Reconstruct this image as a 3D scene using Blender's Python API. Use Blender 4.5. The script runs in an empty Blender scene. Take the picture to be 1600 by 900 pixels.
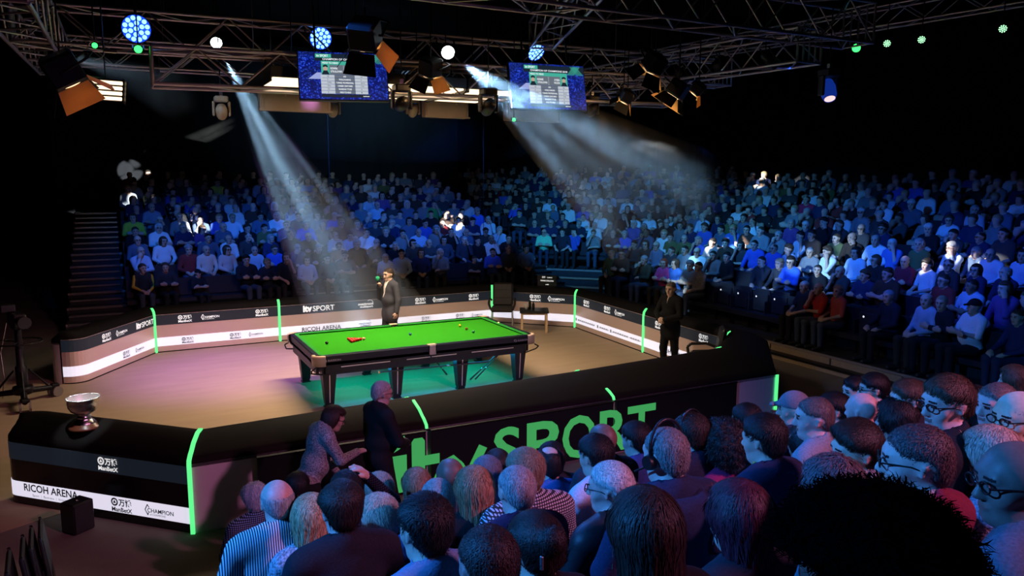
import bpy, math, random
import numpy as np
from mathutils import Vector, Matrix

random.seed(7)
rng = np.random.default_rng(7)
SC = bpy.context.scene
COL = SC.collection

# ------------------------------------------------------------------ camera
CAM_POS = Vector((-4.483, -12.522, 3.589))
CAM_F = Vector((0.45530896, 0.87885366, -0.14251313))
CAM_R = Vector((0.88810938, -0.45962257, 0.00296937))
CAM_U = Vector((0.06289261, 0.12791923, 0.98978846))
FPX = 1187.057
cam = bpy.data.cameras.new('camera')
cam.sensor_width = 36.0
cam.lens = FPX / 1600 * 36.0
cam.clip_start = 0.05
cam.clip_end = 200
cam_o = bpy.data.objects.new('camera', cam)
M = Matrix((CAM_R, CAM_U, -CAM_F)).transposed().to_4x4()
M.translation = CAM_POS
cam_o.matrix_world = M
COL.objects.link(cam_o)
SC.camera = cam_o

# ------------------------------------------------------------------ world / exposure
w = bpy.data.worlds.new('hall_dark')
SC.world = w
w.use_nodes = True
w.node_tree.nodes['Background'].inputs[0].default_value = (0.05, 0.1, 0.3, 1)
w.node_tree.nodes['Background'].inputs[1].default_value = 0.006
SC.view_settings.view_transform = 'Standard'
SC.view_settings.look = 'None'
SC.view_settings.gamma = 1.0
SC.view_settings.use_curve_mapping = False
SC.view_settings.exposure = 0.0
SC.cycles.max_bounces = 6
SC.cycles.volume_bounces = 0
SC.cycles.volume_step_rate = 0.35
SC.cycles.sample_clamp_indirect = 3.0
SC.cycles.use_denoising = True

# ------------------------------------------------------------------ lights of the rig
def aim(o, loc, target):
    o.location = loc
    d = Vector(target) - Vector(loc)
    o.rotation_euler = d.to_track_quat('-Z', 'Y').to_euler()

def spot(name, loc, target, col, power, ang, blend=0.5, rad=0.06, gobo=None):
    l = bpy.data.lights.new(name, 'SPOT')
    l.color = col
    l.energy = power
    l.spot_size = math.radians(ang)
    l.spot_blend = blend
    l.shadow_soft_size = rad
    o = bpy.data.objects.new(name, l)
    aim(o, loc, target)
    COL.objects.link(o)
    if gobo:
        l.use_nodes = True
        nt = l.node_tree
        em = nt.nodes['Emission']
        tc = nt.nodes.new('ShaderNodeTexCoord')
        mp = nt.nodes.new('ShaderNodeMapping')
        mp.inputs['Location'].default_value = gobo[1]
        vo = nt.nodes.new('ShaderNodeTexVoronoi')
        vo.inputs['Scale'].default_value = gobo[0]
        rp = nt.nodes.new('ShaderNodeValToRGB')
        rp.color_ramp.elements[0].position = gobo[2]
        rp.color_ramp.elements[0].color = (1, 1, 1, 1)
        rp.color_ramp.elements[1].position = gobo[2] + 0.12
        rp.color_ramp.elements[1].color = (0, 0, 0, 1)
        nt.links.new(tc.outputs['Normal'], mp.inputs['Vector'])
        nt.links.new(mp.outputs[0], vo.inputs['Vector'])
        nt.links.new(vo.outputs['Distance'], rp.inputs[0])
        nt.links.new(rp.outputs[0], em.inputs['Strength'])
    return o

def area(name, loc, target, col, power, sx, sy, spread=180):
    l = bpy.data.lights.new(name, 'AREA')
    l.shape = 'RECTANGLE'
    l.size = sx
    l.size_y = sy
    l.color = col
    l.energy = power
    l.spread = math.radians(spread)
    o = bpy.data.objects.new(name, l)
    aim(o, loc, target)
    COL.objects.link(o)
    return o

WARM = (1.0, 0.80, 0.58)
BLUE = (0.012, 0.17, 1.0)
DEEP = (0.012, 0.10, 1.0)
CYAN = (0.04, 0.36, 1.0)
# soft tungsten panels of the table canopy
area('canopy_light', (-0.3, 0.25, 4.93), (-0.3, 0.25, 0), WARM, 290, 3.2, 0.6, 128)
# coloured lamps fixed beneath the table bed
for _x in (-1.15, 0, 1.15):
    area('under_table_light', (_x, 0, 0.40), (_x, 0, 0), (0.0, 0.72, 0.66), 9, 0.95, 1.5, 160)
    area('under_table_light', (_x, -0.62, 0.50), (_x, -1.75, 0), (0.0, 0.36, 0.8), 7, 0.9, 0.12, 150)  # added outward lamp, spreads blue over the floor beside the table
# floor colour washes from the rig
spot('floor_wash_violet', (-2.9, 2.7, 5.4), (-2.7, 2.3, 0), (0.45, 0.2, 1.0), 2000, 56, 0.9, 0.1)
spot('floor_wash_violet', (-1.4, 1.2, 5.3), (-0.8, 4.4, 0.3), (0.6, 0.25, 1.0), 560, 56, 1.0, 0.1)
spot('floor_wash_blue', (-0.5, -3.8, 5.5), (0.4, -2.2, 0), (0.05, 0.25, 1.0), 700, 56, 1.0, 0.1)
spot('floor_wash_pink', (1.0, -3.8, 5.5), (2.3, -2.4, 0), (0.8, 0.3, 1.0), 420, 34, 1.0, 0.1)
# blue wash on the far stands, hung under the far and side trusses
WASH = [((-3.6, 4.9, 5.6), (-2.4, 10.4, 1.3), BLUE, 950, 56), ((0.2, 4.9, 5.6), (0.9, 10.6, 1.4), BLUE, 1100, 54), ((3.6, 4.9, 5.6), (4.6, 10.8, 1.6), BLUE, 1300, 54),
        ((5.0, 4.3, 5.3), (10.0, 10.0, 2.0), CYAN, 2300, 56), ((5.1, 1.8, 5.3), (10.6, 4.0, 1.7), CYAN, 1500, 58), ((5.1, -1.2, 5.3), (10.8, -0.2, 1.5), BLUE, 1400, 58),
        ((5.1, -3.4, 5.3), (11.0, -4.2, 1.4), DEEP, 1100, 60)]
for _l, _t, _c, _p, _a in WASH:
    spot('stand_wash', _l, _t, _c, _p, _a, 0.9, 0.12)
# blue and pink wash on the near stand
spot('near_wash', (-8.6, -8.8, 5.8), (-1.6, -9.4, 1.4), (0.03, 0.27, 1.0), 3000, 62, 0.7, 0.12)
spot('near_wash', (-2.4, -3.7, 5.6), (-0.2, -9.0, 1.9), (0.03, 0.2, 1.0), 1500, 74, 0.8, 0.12)
spot('near_wash', (2.5, -15.5, 7.5), (-1.0, -8.6, 1.9), (1.0, 0.30, 0.60), 2300, 60, 0.9, 0.3)
# white profile spots, then added trophy and haze lamps
def along(a, b, d):
    a = Vector(a); b = Vector(b)
    return tuple(a + (b - a).normalized() * d)
LENS1 = tuple(CAM_POS + (CAM_F + CAM_R * ((338 - 800) / FPX) + CAM_U * ((450 - 67) / FPX)) * 13.4)
def _px(u, v, D):
    return CAM_POS + (CAM_F + CAM_R * ((u - 800) / FPX) + CAM_U * ((450 - v) / FPX)) * D
LENS2 = tuple(_px(700, 82, 11.0))
BEAM1 = (LENS1, (0.15, 3.3, 0.6))
BEAM2 = (LENS2, tuple(_px(945, 262, 13.8)))
BEAM3 = (tuple(_px(97, 82, 9.5)), tuple(_px(200, 120, 10.6)))
spot('profile_beam', along(*BEAM1, .34), BEAM1[1], (0.40, 0.70, 1.0), 7500, 23, 0.35, 0.03, (12.0, (3, 1, 0), 0.46))
spot('profile_beam', along(*BEAM2, .34), BEAM2[1], (0.34, 0.66, 1.0), 12000, 27, 0.35, 0.03, (11.0, (7, 2, 0), 0.5))
spot('profile_beam', along(*BEAM3, .1), BEAM3[1], (0.5, 0.75, 1.0), 240, 22, 0.6, 0.04)
spot('trophy_spot', (-4.75, -4.7, 5.5), (-4.94, -3.36, 1.0), (0.85, 0.93, 1.0), 900, 8, 0.6, 0.02)  # added lamp without a fixture, brightens the trophy bowl
spot('haze_wash', (0.6, 2.2, 5.2), (2.4, 12.0, 6.7), (0.26, 0.58, 0.95), 1900, 46, 1.0, 0.1)  # added lamp without a fixture, makes the smoke cloud glow
# small white breakup patches thrown onto the stands
for _i, (_u, _v, _D, _a, _p) in enumerate([(192, 272, 27.5, 2.6, 3600), (278, 372, 23.5, 4.6, 2600), (706, 340, 25.0, 4.4, 3200), (1128, 382, 20.5, 5.0, 2200), (1160, 268, 25.0, 3.4, 4200), (1462, 408, 15.5, 5.6, 1500), (150, 320, 24.5, 2.6, 1800), (152, 258, 30.0, 1.5, 900)]):
    _t = CAM_POS + (CAM_F + CAM_R * ((_u - 800) / FPX) + CAM_U * ((450 - _v) / FPX)) * _D
    spot('patch_spot', (-0.5 + 0.5 * _i, 1.9, 5.6), tuple(_t), (0.95, 1.0, 0.98), _p * 11, _a * 1.12, 0.3, 0.02, (30.0, (_i * 1.7, 0, 0), 0.5))
# ------------------------------------------------------------------ materials
MATS = {}
def new_mat(name):
    m = bpy.data.materials.new(name)
    m.use_nodes = True
    nt = m.node_tree
    b = nt.nodes['Principled BSDF']
    MATS[name] = m
    return m, nt, b

def mat(name, col, rough=0.6, metal=0.0, noise=0.0, nscale=8.0, bump=0.0, bscale=60.0, spec=0.5, stretch=None):
    m, nt, b = new_mat(name)
    b.inputs['Roughness'].default_value = rough
    b.inputs['Metallic'].default_value = metal
    b.inputs['Specular IOR Level'].default_value = spec
    tc = nt.nodes.new('ShaderNodeTexCoord')
    mp = nt.nodes.new('ShaderNodeMapping')
    if stretch:
        mp.inputs['Scale'].default_value = stretch
    nt.links.new(tc.outputs['Object'], mp.inputs[0])
    c = (col[0], col[1], col[2], 1)
    b.inputs['Base Color'].default_value = c
    nz = nt.nodes.new('ShaderNodeTexNoise')
    nz.inputs['Scale'].default_value = nscale
    nz.inputs['Detail'].default_value = 4
    nt.links.new(mp.outputs[0], nz.inputs['Vector'])
    mx = nt.nodes.new('ShaderNodeMix')
    mx.data_type = 'RGBA'
    mx.inputs[6].default_value = tuple(v * (1 - noise) for v in col) + (1,)
    mx.inputs[7].default_value = tuple(min(1, v * (1 + noise)) for v in col) + (1,)
    nt.links.new(nz.outputs[0], mx.inputs[0])
    nt.links.new(mx.outputs[2], b.inputs['Base Color'])
    if bump:
        n2 = nt.nodes.new('ShaderNodeTexNoise')
        n2.inputs['Scale'].default_value = bscale
        nt.links.new(mp.outputs[0], n2.inputs['Vector'])
        bp = nt.nodes.new('ShaderNodeBump')
        bp.inputs['Strength'].default_value = bump
        bp.inputs['Distance'].default_value = 0.01
        nt.links.new(n2.outputs[0], bp.inputs['Height'])
        nt.links.new(bp.outputs[0], b.inputs['Normal'])
    return m

def emis(name, col, strength, base=(0.02, 0.02, 0.02)):
    m, nt, b = new_mat(name)
    b.inputs['Base Color'].default_value = base + (1,)
    b.inputs['Emission Color'].default_value = tuple(col) + (1,)
    b.inputs['Emission Strength'].default_value = strength
    b.inputs['Roughness'].default_value = 0.5
    return m

def objcol_mat(name, rough, kind='plain', bump=0.25, bscale=90.0, spec=0.3, var=0.25, attr=False):
    """material whose colour is the object's own colour, with cloth or hair grain"""
    m, nt, b = new_mat(name)
    b.inputs['Roughness'].default_value = rough
    b.inputs['Specular IOR Level'].default_value = spec
    if attr:
        oi = nt.nodes.new('ShaderNodeAttribute')
        oi.attribute_name = 'tint'
        oc = oi.outputs['Color']
    else:
        oi = nt.nodes.new('ShaderNodeObjectInfo')
        oc = oi.outputs['Color']
    tc = nt.nodes.new('ShaderNodeTexCoord')
    mp = nt.nodes.new('ShaderNodeMapping')
    nt.links.new(tc.outputs['Object'], mp.inputs[0])
    nz = nt.nodes.new('ShaderNodeTexNoise')
    nz.inputs['Scale'].default_value = bscale
    nz.inputs['Detail'].default_value = 3
    nt.links.new(mp.outputs[0], nz.inputs['Vector'])
    if kind == 'hair':
        mp.inputs['Scale'].default_value = (1, 1, 0.09)
    fac = nz.outputs[0]
    if kind in ('stripe', 'stripev', 'check'):
        wv = nt.nodes.new('ShaderNodeTexWave')
        wv.wave_type = 'BANDS'
        wv.bands_direction = 'X' if kind == 'stripev' else 'Z'
        wv.inputs['Scale'].default_value = {'stripe': 9.0, 'stripev': 26.0, 'check': 20.0}[kind]
        nt.links.new(tc.outputs['Object'], wv.inputs['Vector'])
        fac = wv.outputs['Fac']
        if kind == 'check':
            w2 = nt.nodes.new('ShaderNodeTexWave')
            w2.bands_direction = 'X'
            w2.inputs['Scale'].default_value = 20.0
            nt.links.new(tc.outputs['Object'], w2.inputs['Vector'])
            ad = nt.nodes.new('ShaderNodeMath')
            ad.operation = 'MULTIPLY'
            nt.links.new(wv.outputs['Fac'], ad.inputs[0])
            nt.links.new(w2.outputs['Fac'], ad.inputs[1])
            fac = ad.outputs[0]
    rp = nt.nodes.new('ShaderNodeMapRange')
    if kind in ('stripe', 'stripev', 'check'):
        rp.inputs['From Min'].default_value = 0.4 if kind != 'check' else 0.2
        rp.inputs['From Max'].default_value = 0.6 if kind != 'check' else 0.35
        rp.inputs['To Min'].default_value = 0.06
        rp.inputs['To Max'].default_value = 1.0
    else:
        rp.inputs['From Min'].default_value = 0.3
        rp.inputs['From Max'].default_value = 0.7
        rp.inputs['To Min'].default_value = 1 - var
        rp.inputs['To Max'].default_value = 1 + var
    nt.links.new(fac, rp.inputs[0])
    vm = nt.nodes.new('ShaderNodeVectorMath')
    vm.operation = 'SCALE'
    nt.links.new(oc, vm.inputs[0])
    nt.links.new(rp.outputs[0], vm.inputs['Scale'])
    nt.links.new(vm.outputs[0], b.inputs['Base Color'])
    if bump:
        bp = nt.nodes.new('ShaderNodeBump')
        bp.inputs['Strength'].default_value = bump
        bp.inputs['Distance'].default_value = 0.006
        nt.links.new(nz.outputs[0], bp.inputs['Height'])
        nt.links.new(bp.outputs[0], b.inputs['Normal'])
    return m

mat('black_metal', (0.012, 0.012, 0.014), 0.45, 0.6, 0.2)
mat('black_paint', (0.008, 0.008, 0.009), 0.6, 0, 0.2)
mat('black_plastic', (0.01, 0.01, 0.012), 0.4, 0, 0.15)
mat('black_cloth', (0.012, 0.012, 0.014), 0.85, 0, 0.3, 30, 0.3, 120)
mat('wall_black', (0.008, 0.009, 0.013), 0.9, 0, 0.3, 1.5)
mat('ceiling_black', (0.006, 0.006, 0.008), 0.9, 0, 0.3, 1.5)
mat('carpet_tan', (0.36, 0.26, 0.17), 0.95, 0, 0.16, 3.0, 0.35, 220, 0.1, (0.35, 1.6, 1))
mat('hall_floor', (0.17, 0.145, 0.125), 0.9, 0, 0.25, 2.0, 0.3, 90, 0.1)
mat('tier_dark', (0.02, 0.02, 0.024), 0.8, 0, 0.3, 6)
mat('tier_nosing', (0.30, 0.25, 0.22), 0.6, 0.2, 0.25, 12)
mat('kerb_wood', (0.35, 0.25, 0.16), 0.6, 0, 0.25, 8, 0.1, 40, 0.3, (0.2, 3, 3))
mat('seat_plastic', (0.012, 0.014, 0.022), 0.5, 0, 0.2)
mat('brushed_metal', (0.86, 0.66, 0.60), 0.34, 0.4, 0.10, 30, 0.05, 300, 0.5, (60, 60, 0.6))
mat('brushed_metal_outer', (0.85, 0.78, 0.88), 0.36, 0.35, 0.08, 30, 0.05, 300, 0.5, (60, 60, 0.6))
mat('pad_black', (0.006, 0.005, 0.005), 0.7, 0, 0.25, 8, 0.15, 160, 0.12)
mat('gloss_black', (0.008, 0.009, 0.012), 0.18, 0, 0.1)
emis('navy_band', (0.02, 0.032, 0.05), 0.3, (0.01, 0.014, 0.02))
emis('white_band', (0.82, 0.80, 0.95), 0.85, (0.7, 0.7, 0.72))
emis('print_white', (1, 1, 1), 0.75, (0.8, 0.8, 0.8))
mat('print_black', (0.01, 0.01, 0.02), 0.6)
mat('print_grey', (0.3, 0.3, 0.34), 0.6)
emis('green_glow', (0.12, 0.95, 0.28), 1.0, (0.1, 0.5, 0.2))
emis('led_green', (0.06, 0.50, 0.13), 0.66)
mat('led_screen_black', (0.006, 0.007, 0.009), 0.35)
mat('baize', (0.026, 0.25, 0.010), 0.95, 0, 0.05, 40, 0.15, 500, 0.05)
mat('cushion_baize', (0.02, 0.22, 0.03), 0.9, 0, 0.06, 40, 0.1, 400, 0.1)
mat('table_wood', (0.010, 0.010, 0.018), 0.42, 0, 0.2, 20, 0, 60, 0.25)
mat('pocket_leather', (0.62, 0.42, 0.28), 0.5, 0, 0.1)
mat('pocket_plate', (0.34, 0.27, 0.27), 0.45, 0.5, 0.15)
mat('inlay_silver', (0.62, 0.58, 0.66), 0.3, 0.5, 0.05)
mat('brass', (0.7, 0.5, 0.25), 0.3, 1.0, 0.1)
mat('steel', (0.6, 0.6, 0.62), 0.25, 1.0, 0.1)
mat('silver_inside', (0.85, 0.84, 0.80), 0.35, 0.4, 0.06, 40, 0.35, 90)  # lit copy of the silver, more diffuse so the bowl interior looks bright
mat('silver', (0.80, 0.79, 0.78), 0.20, 1.0, 0.06, 40, 0.35, 90)
mat('truss_alu', (0.50, 0.45, 0.47), 0.38, 0.85, 0.15)
mat('trophy_wood', (0.10, 0.03, 0.015), 0.3, 0, 0.3, 12)
mat('pale_wood', (0.62, 0.42, 0.24), 0.5, 0, 0.2, 10, 0.05, 60, 0.4, (1, 1, 0.1))
mat('leather_black', (0.018, 0.013, 0.012), 0.4, 0, 0.25, 14, 0.25, 90)
mat('bottle_glass', (0.02, 0.025, 0.02), 0.1)
mat('water_glass', (0.5, 0.45, 0.4), 0.1)
mat('skirt_panel', (0.34, 0.24, 0.17), 0.6, 0.2, 0.2, 5)
mat('wheel_grey', (0.16, 0.14, 0.12), 0.6)
mat('foil_gold', (0.95, 0.6, 0.28), 0.5, 0.0, 0.3, 9, 0.9, 14)
_nt = MATS['foil_gold'].node_tree          # coloured gel: light shines through it
_tr = _nt.nodes.new('ShaderNodeBsdfTranslucent')
_tr.inputs[0].default_value = (1.0, 0.62, 0.27, 1)
_ms = _nt.nodes.new('ShaderNodeMixShader')
_ms.inputs[0].default_value = 0.6
_nt.links.new(_nt.nodes['Principled BSDF'].outputs[0], _ms.inputs[1])
_nt.links.new(_tr.outputs[0], _ms.inputs[2])
_nt.links.new(_ms.outputs[0], _nt.nodes['Material Output'].inputs['Surface'])
emis('tungsten', (1.0, 0.74, 0.46), 2.2)
emis('tungsten_dim', (1.0, 0.62, 0.32), 2.2)
emis('led_bluewhite', (0.16, 0.42, 1.0), 3.6)
emis('lens_blue', (0.01, 0.06, 1.0), 1.4)
emis('lens_white', (0.9, 1.0, 1.0), 12.0)
emis('lens_greenhot', (0.03, 1.0, 0.10), 4.0)
emis('lens_greensoft', (0.35, 1.0, 0.45), 3.0)
emis('lens_pink', (1.0, 0.65, 0.65), 1.2)
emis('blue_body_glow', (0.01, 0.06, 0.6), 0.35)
objcol_mat('skin', 0.5, 'plain', 0.06, 60, 0.4, 0.08)
objcol_mat('cloth', 0.85, 'plain', 0.3, 110, 0.2, 0.18)
objcol_mat('cloth_knit', 0.9, 'plain', 0.8, 75, 0.15, 0.75)
objcol_mat('cloth_stripe', 0.85, 'stripe', 0.2, 110, 0.2)
objcol_mat('cloth_stripe_v', 0.85, 'stripev', 0.2, 110, 0.2)
objcol_mat('cloth_check', 0.85, 'check', 0.2, 110, 0.2)
objcol_mat('leather', 0.55, 'plain', 0.25, 40, 0.5, 0.15)
objcol_mat('hair', 0.5, 'hair', 0.6, 190, 0.4, 0.65)
objcol_mat('crowd_tint', 0.75, 'plain', 0.1, 60, 0.25, 0.15, attr=True)
mat('eye_dark', (0.03, 0.02, 0.02), 0.3)
mat('lip', (0.28, 0.10, 0.08), 0.5)
mat('glasses_black', (0.01, 0.01, 0.01), 0.3)

# ------------------------------------------------------------------ mesh helpers
def mesh_np(name, V, Q, mi=None, smooth=True, mats=()):
    """mesh from numpy verts and quads"""
    me = bpy.data.meshes.new(name)
    V = np.asarray(V, np.float32)
    Q = np.asarray(Q, np.int32)
    n = Q.shape[1]
    me.vertices.add(len(V))
    me.vertices.foreach_set('co', V.ravel())
    me.loops.add(Q.size)
    me.loops.foreach_set('vertex_index', Q.ravel())
    me.polygons.add(len(Q))
    me.polygons.foreach_set('loop_start', np.arange(0, Q.size, n, dtype=np.int32))
    me.polygons.foreach_set('use_smooth', np.full(len(Q), smooth))
    for m in mats:
        me.materials.append(MATS[m])
    if mi is not None:
        me.polygons.foreach_set('material_index', np.asarray(mi, np.int32))
    me.update(calc_edges=True)
    return me

class MB:
    """collects simple shapes into one mesh"""
    def __init__(s):
        s.v = []; s.f = []; s.sm = []
    def add(s, vs, fs, smooth=False, M=None):
        o = len(s.v)
        if M is not None:
            vs = [M @ Vector(v) for v in vs]
        s.v += [tuple(v) for v in vs]
        s.f += [tuple(i + o for i in f) for f in fs]
        s.sm += [smooth] * len(fs)
        return s
    def box(s, c, size, M=None, bev=0.0):
        hx, hy, hz = (d / 2 for d in size)
        b = min(bev, hx * .9, hy * .9, hz * .9)
        if b <= 0:
            vs = [(c[0] + sx * hx, c[1] + sy * hy, c[2] + sz * hz) for sx in (-1, 1) for sy in (-1, 1) for sz in (-1, 1)]
            fs = [(0, 1, 3, 2), (4, 6, 7, 5), (0, 4, 5, 1), (2, 3, 7, 6), (0, 2, 6, 4), (1, 5, 7, 3)]
            return s.add(vs, fs, False, M)
        # chamfered box: three rects per corner
        vs = []; idx = {}
        for sx in (-1, 1):
            for sy in (-1, 1):
                for sz in (-1, 1):
                    for a in range(3):
                        h = [hx - b, hy - b, hz - b]; h[a] += b
                        idx[(sx, sy, sz, a)] = len(vs)
                        vs.append((c[0] + sx * h[0], c[1] + sy * h[1], c[2] + sz * h[2]))
        fs = []
        S = (-1, 1)
        for sg in S:
            for a in range(3):
                o1, o2 = [i for i in range(3) if i != a]
                q = []
                for (p, r) in ((-1, -1), (1, -1), (1, 1), (-1, 1)):
                    k = [0, 0, 0]; k[a] = sg; k[o1] = p; k[o2] = r
                    q.append(idx[(k[0], k[1], k[2], a)])
                fs.append(q if (sg > 0) == (a != 1) else q[::-1])
        for a in range(3):
            o1, o2 = [i for i in range(3) if i != a]
            for p in S:
                for r in S:
                    k0 = [0, 0, 0]; k0[o1] = p; k0[o2] = r; k1 = list(k0)
                    k0[a] = -1; k1[a] = 1
                    fs.append((idx[(*k0, o1)], idx[(*k1, o1)], idx[(*k1, o2)], idx[(*k0, o2)]))
        for sx in S:
            for sy in S:
                for sz in S:
                    fs.append(tuple(idx[(sx, sy, sz, a)] for a in range(3)))
        return s.add(vs, fs, False, M)
    def tube(s, a, b, r, r2=None, n=10, cap=True, smooth=True):
        a = Vector(a); b = Vector(b); r2 = r if r2 is None else r2
        d = (b - a)
        if d.length < 1e-9:
            return s
        q = d.to_track_quat('Z', 'Y')
        vs = []
        for (p, rr) in ((a, r), (b, r2)):
            for i in range(n):
                t = 2 * math.pi * i / n
                vs.append(p + q @ Vector((rr * math.cos(t), rr * math.sin(t), 0)))
        fs = [(i, (i + 1) % n, n + (i + 1) % n, n + i) for i in range(n)]
        s.add(vs, fs, smooth)
        if cap:
            s.add(vs, [tuple(range(n - 1, -1, -1)), tuple(range(n, 2 * n))], False)
        return s
    def path(s, pts, r, n=8):
        for i in range(len(pts) - 1):
            s.tube(pts[i], pts[i + 1], r, None, n)
        return s
    def lathe(s, prof, n=24, c=(0, 0, 0), M=None):
        vs = []
        for (r, z) in prof:
            for i in range(n):
                t = 2 * math.pi * i / n
                vs.append((c[0] + r * math.cos(t), c[1] + r * math.sin(t), c[2] + z))
        fs = []
        for k in range(len(prof) - 1):
            for i in range(n):
                j = (i + 1) % n
                fs.append((k * n + i, k * n + j, (k + 1) * n + j, (k + 1) * n + i))
        return s.add(vs, fs, True, M)
    def prism(s, poly, z0, z1, M=None):
        n = len(poly)
        vs = [(x, y, z0) for x, y in poly] + [(x, y, z1) for x, y in poly]
        fs = [tuple(range(n - 1, -1, -1)), tuple(range(n, 2 * n))] + [(i, (i + 1) % n, n + (i + 1) % n, n + i) for i in range(n)]
        return s.add(vs, fs, False, M)
    def mesh(s, name, m):
        me = bpy.data.meshes.new(name)
        me.from_pydata(s.v, [], s.f)
        me.polygons.foreach_set('use_smooth', s.sm)
        me.materials.append(MATS[m])
        me.update()
        return me
    def build(s, name, m, parent=None):
        return link(name, s.mesh(name, m), parent)

def link(name, me, parent=None):
    o = bpy.data.objects.new(name, me)
    COL.objects.link(o)
    if parent is not None:
        o.parent = parent
    return o

def tag(o, label, cat=None, group=None, kind=None):
    o['label'] = label
    if cat:
        o['category'] = cat
    if group:
        o['group'] = group
    if kind:
        o['kind'] = kind
    return o

def thing(name, label, cat, loc=(0, 0, 0), rz=0.0, group=None):
    o = bpy.data.objects.new(name, None)
    o.empty_display_size = 0.1
    COL.objects.link(o)
    o.location = loc
    o.rotation_euler = (0, 0, rz)
    return tag(o, label, cat, group)

def struct(o, label=None):
    o['kind'] = 'structure'
    if label:
        o['label'] = label
    return o

def px_ray(u, v):
    return CAM_F + CAM_R * ((u - 800) / FPX) + CAM_U * ((450 - v) / FPX)
def px_at(u, v, D):
    return CAM_POS + px_ray(u, v) * D
def px_z(u, v, z):
    r = px_ray(u, v)
    return CAM_POS + r * ((z - CAM_POS.z) / r.z)
def to_px(P):
    d = Vector(P) - CAM_POS
    z = d.dot(CAM_F)
    return 800 + FPX * d.dot(CAM_R) / z, 450 - FPX * d.dot(CAM_U) / z, z

# flat print: text and marks as thin meshes lying on a face
def text_verts(s, thick=0.0, xs=1.0, shear=0.0):
    c = bpy.data.curves.new('t', 'FONT')
    c.body = s
    c.offset = thick
    c.shear = shear
    c.resolution_u = 3
    o = bpy.data.objects.new('t', c)
    COL.objects.link(o)
    bpy.context.view_layer.update()
    me = bpy.data.meshes.new_from_object(o.evaluated_get(bpy.context.evaluated_depsgraph_get()))
    V = np.zeros(len(me.vertices) * 3, np.float32)
    me.vertices.foreach_get('co', V)
    V = V.reshape(-1, 3)
    F = [tuple(p.vertices) for p in me.polygons]
    bpy.data.objects.remove(o)
    bpy.data.curves.remove(c)
    bpy.data.meshes.remove(me)
    V[:, 0] *= xs
    return V, F
_tc = {}
def flat_text(s, w=None, h=None, thick=0.0, shear=0.0):
    """2d verts/faces of a text scaled to cap box (w,h), lower-left at origin"""
    key = (s, thick, shear)
    if key not in _tc:
        _tc[key] = text_verts(s, thick, 1.0, shear)
    V, F = _tc[key]
    lo = V.min(0); hi = V.max(0)
    sz = hi - lo
    sy = (h / sz[1]) if h else (w / sz[0])
    sx = (w / sz[0]) if w else sy
    P = [((v[0] - lo[0]) * sx, (v[1] - lo[1]) * sy) for v in V]
    return P, F, sz[0] * sx, sz[1] * sy

class Print:
    """2d artwork collected in metres, then laid onto a plane"""
    def __init__(s):
        s.p = []; s.f = []
    def text(s, t, x, y, w=None, h=None, thick=0.0, shear=0.0):
        P, F, W, H = flat_text(t, w, h, thick, shear)
        o = len(s.p)
        s.p += [(a + x, b + y) for a, b in P]
        s.f += [tuple(i + o for i in f) for f in F]
        return W
    def poly(s, pts):
        o = len(s.p)
        s.p += list(pts)
        s.f.append(tuple(range(o, o + len(pts))))
    def rect(s, x0, y0, x1, y1):
        s.poly([(x0, y0), (x1, y0), (x1, y1), (x0, y1)])
    def stroke(s, pts, wd):
        for (a, b) in zip(pts[:-1], pts[1:]):
            dx, dy = b[0] - a[0], b[1] - a[1]
            L = math.hypot(dx, dy) or 1
            nx, ny = -dy / L * wd / 2, dx / L * wd / 2
            ex, ey = dx / L * wd * .3, dy / L * wd * .3
            s.poly([(a[0] - nx - ex, a[1] - ny - ey), (b[0] - nx + ex, b[1] - ny + ey), (b[0] + nx + ex, b[1] + ny + ey), (a[0] + nx - ex, a[1] + ny - ey)])
    def ring(s, cx, cy, r0, r1, n=20, a0=0, a1=2 * math.pi):
        for i in range(n):
            t0 = a0 + (a1 - a0) * i / n; t1 = a0 + (a1 - a0) * (i + 1) / n
            s.poly([(cx + r0 * math.cos(t0), cy + r0 * math.sin(t0)), (cx + r1 * math.cos(t0), cy + r1 * math.sin(t0)),
                    (cx + r1 * math.cos(t1), cy + r1 * math.sin(t1)), (cx + r0 * math.cos(t1), cy + r0 * math.sin(t1))])
    def lay(s, name, m, parent, O, X, Y, lift=0.004):
        O = Vector(O); X = Vector(X).normalized(); Y = Vector(Y).normalized()
        N = X.cross(Y)
        me = bpy.data.meshes.new(name)
        me.from_pydata([tuple(O + X * a + Y * b + N * lift) for a, b in s.p], [], s.f)
        me.materials.append(MATS[m])
        me.update()
        return link(name, me, parent)

def art_wan(h):
    """round emblem, two characters, wordmark below; total height h; returns Print,width"""
    p = Print()
    r = h * .30
    p.ring(r, h - r, r * .62, r, 18)
    p.poly([(r - r * .42, h - r - r * .3), (r + r * .42, h - r - r * .3), (r, h - r + r * .5)])
    W = p.text('万博', r * 2.15, h * .42, None, h * .56, 0.03)
    tot = r * 2.15 + W
    p.text('ManBetX', h * .03, 0, tot, h * .33, 0.025)
    return p, tot
def art_champ(h):
    p = Print()
    s = h * .5
    wd = h * .08
    p.stroke([(s * .95, h * .28), (s * .8, h * .08), (0.02, h * .5), (s * .8, h * .94), (s * 1.1, h * .72)], wd)
    W = p.text('CHAMPION', s * .75, h * .30, None, h * .36, 0.015)
    p.text('of CHAMPIONS', s * 1.2, h * .06, W * .6, h * .17)
    return p, s * .75 + W
def art_itv(h):
    p = Print()
    x = p.text('itv', 0, 0, h * 1.35, h, 0.05)
    W = p.text('SPORT', h * 1.45, h * .04, None, h * .80, 0.012)
    return p, h * 1.45 + W
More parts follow.
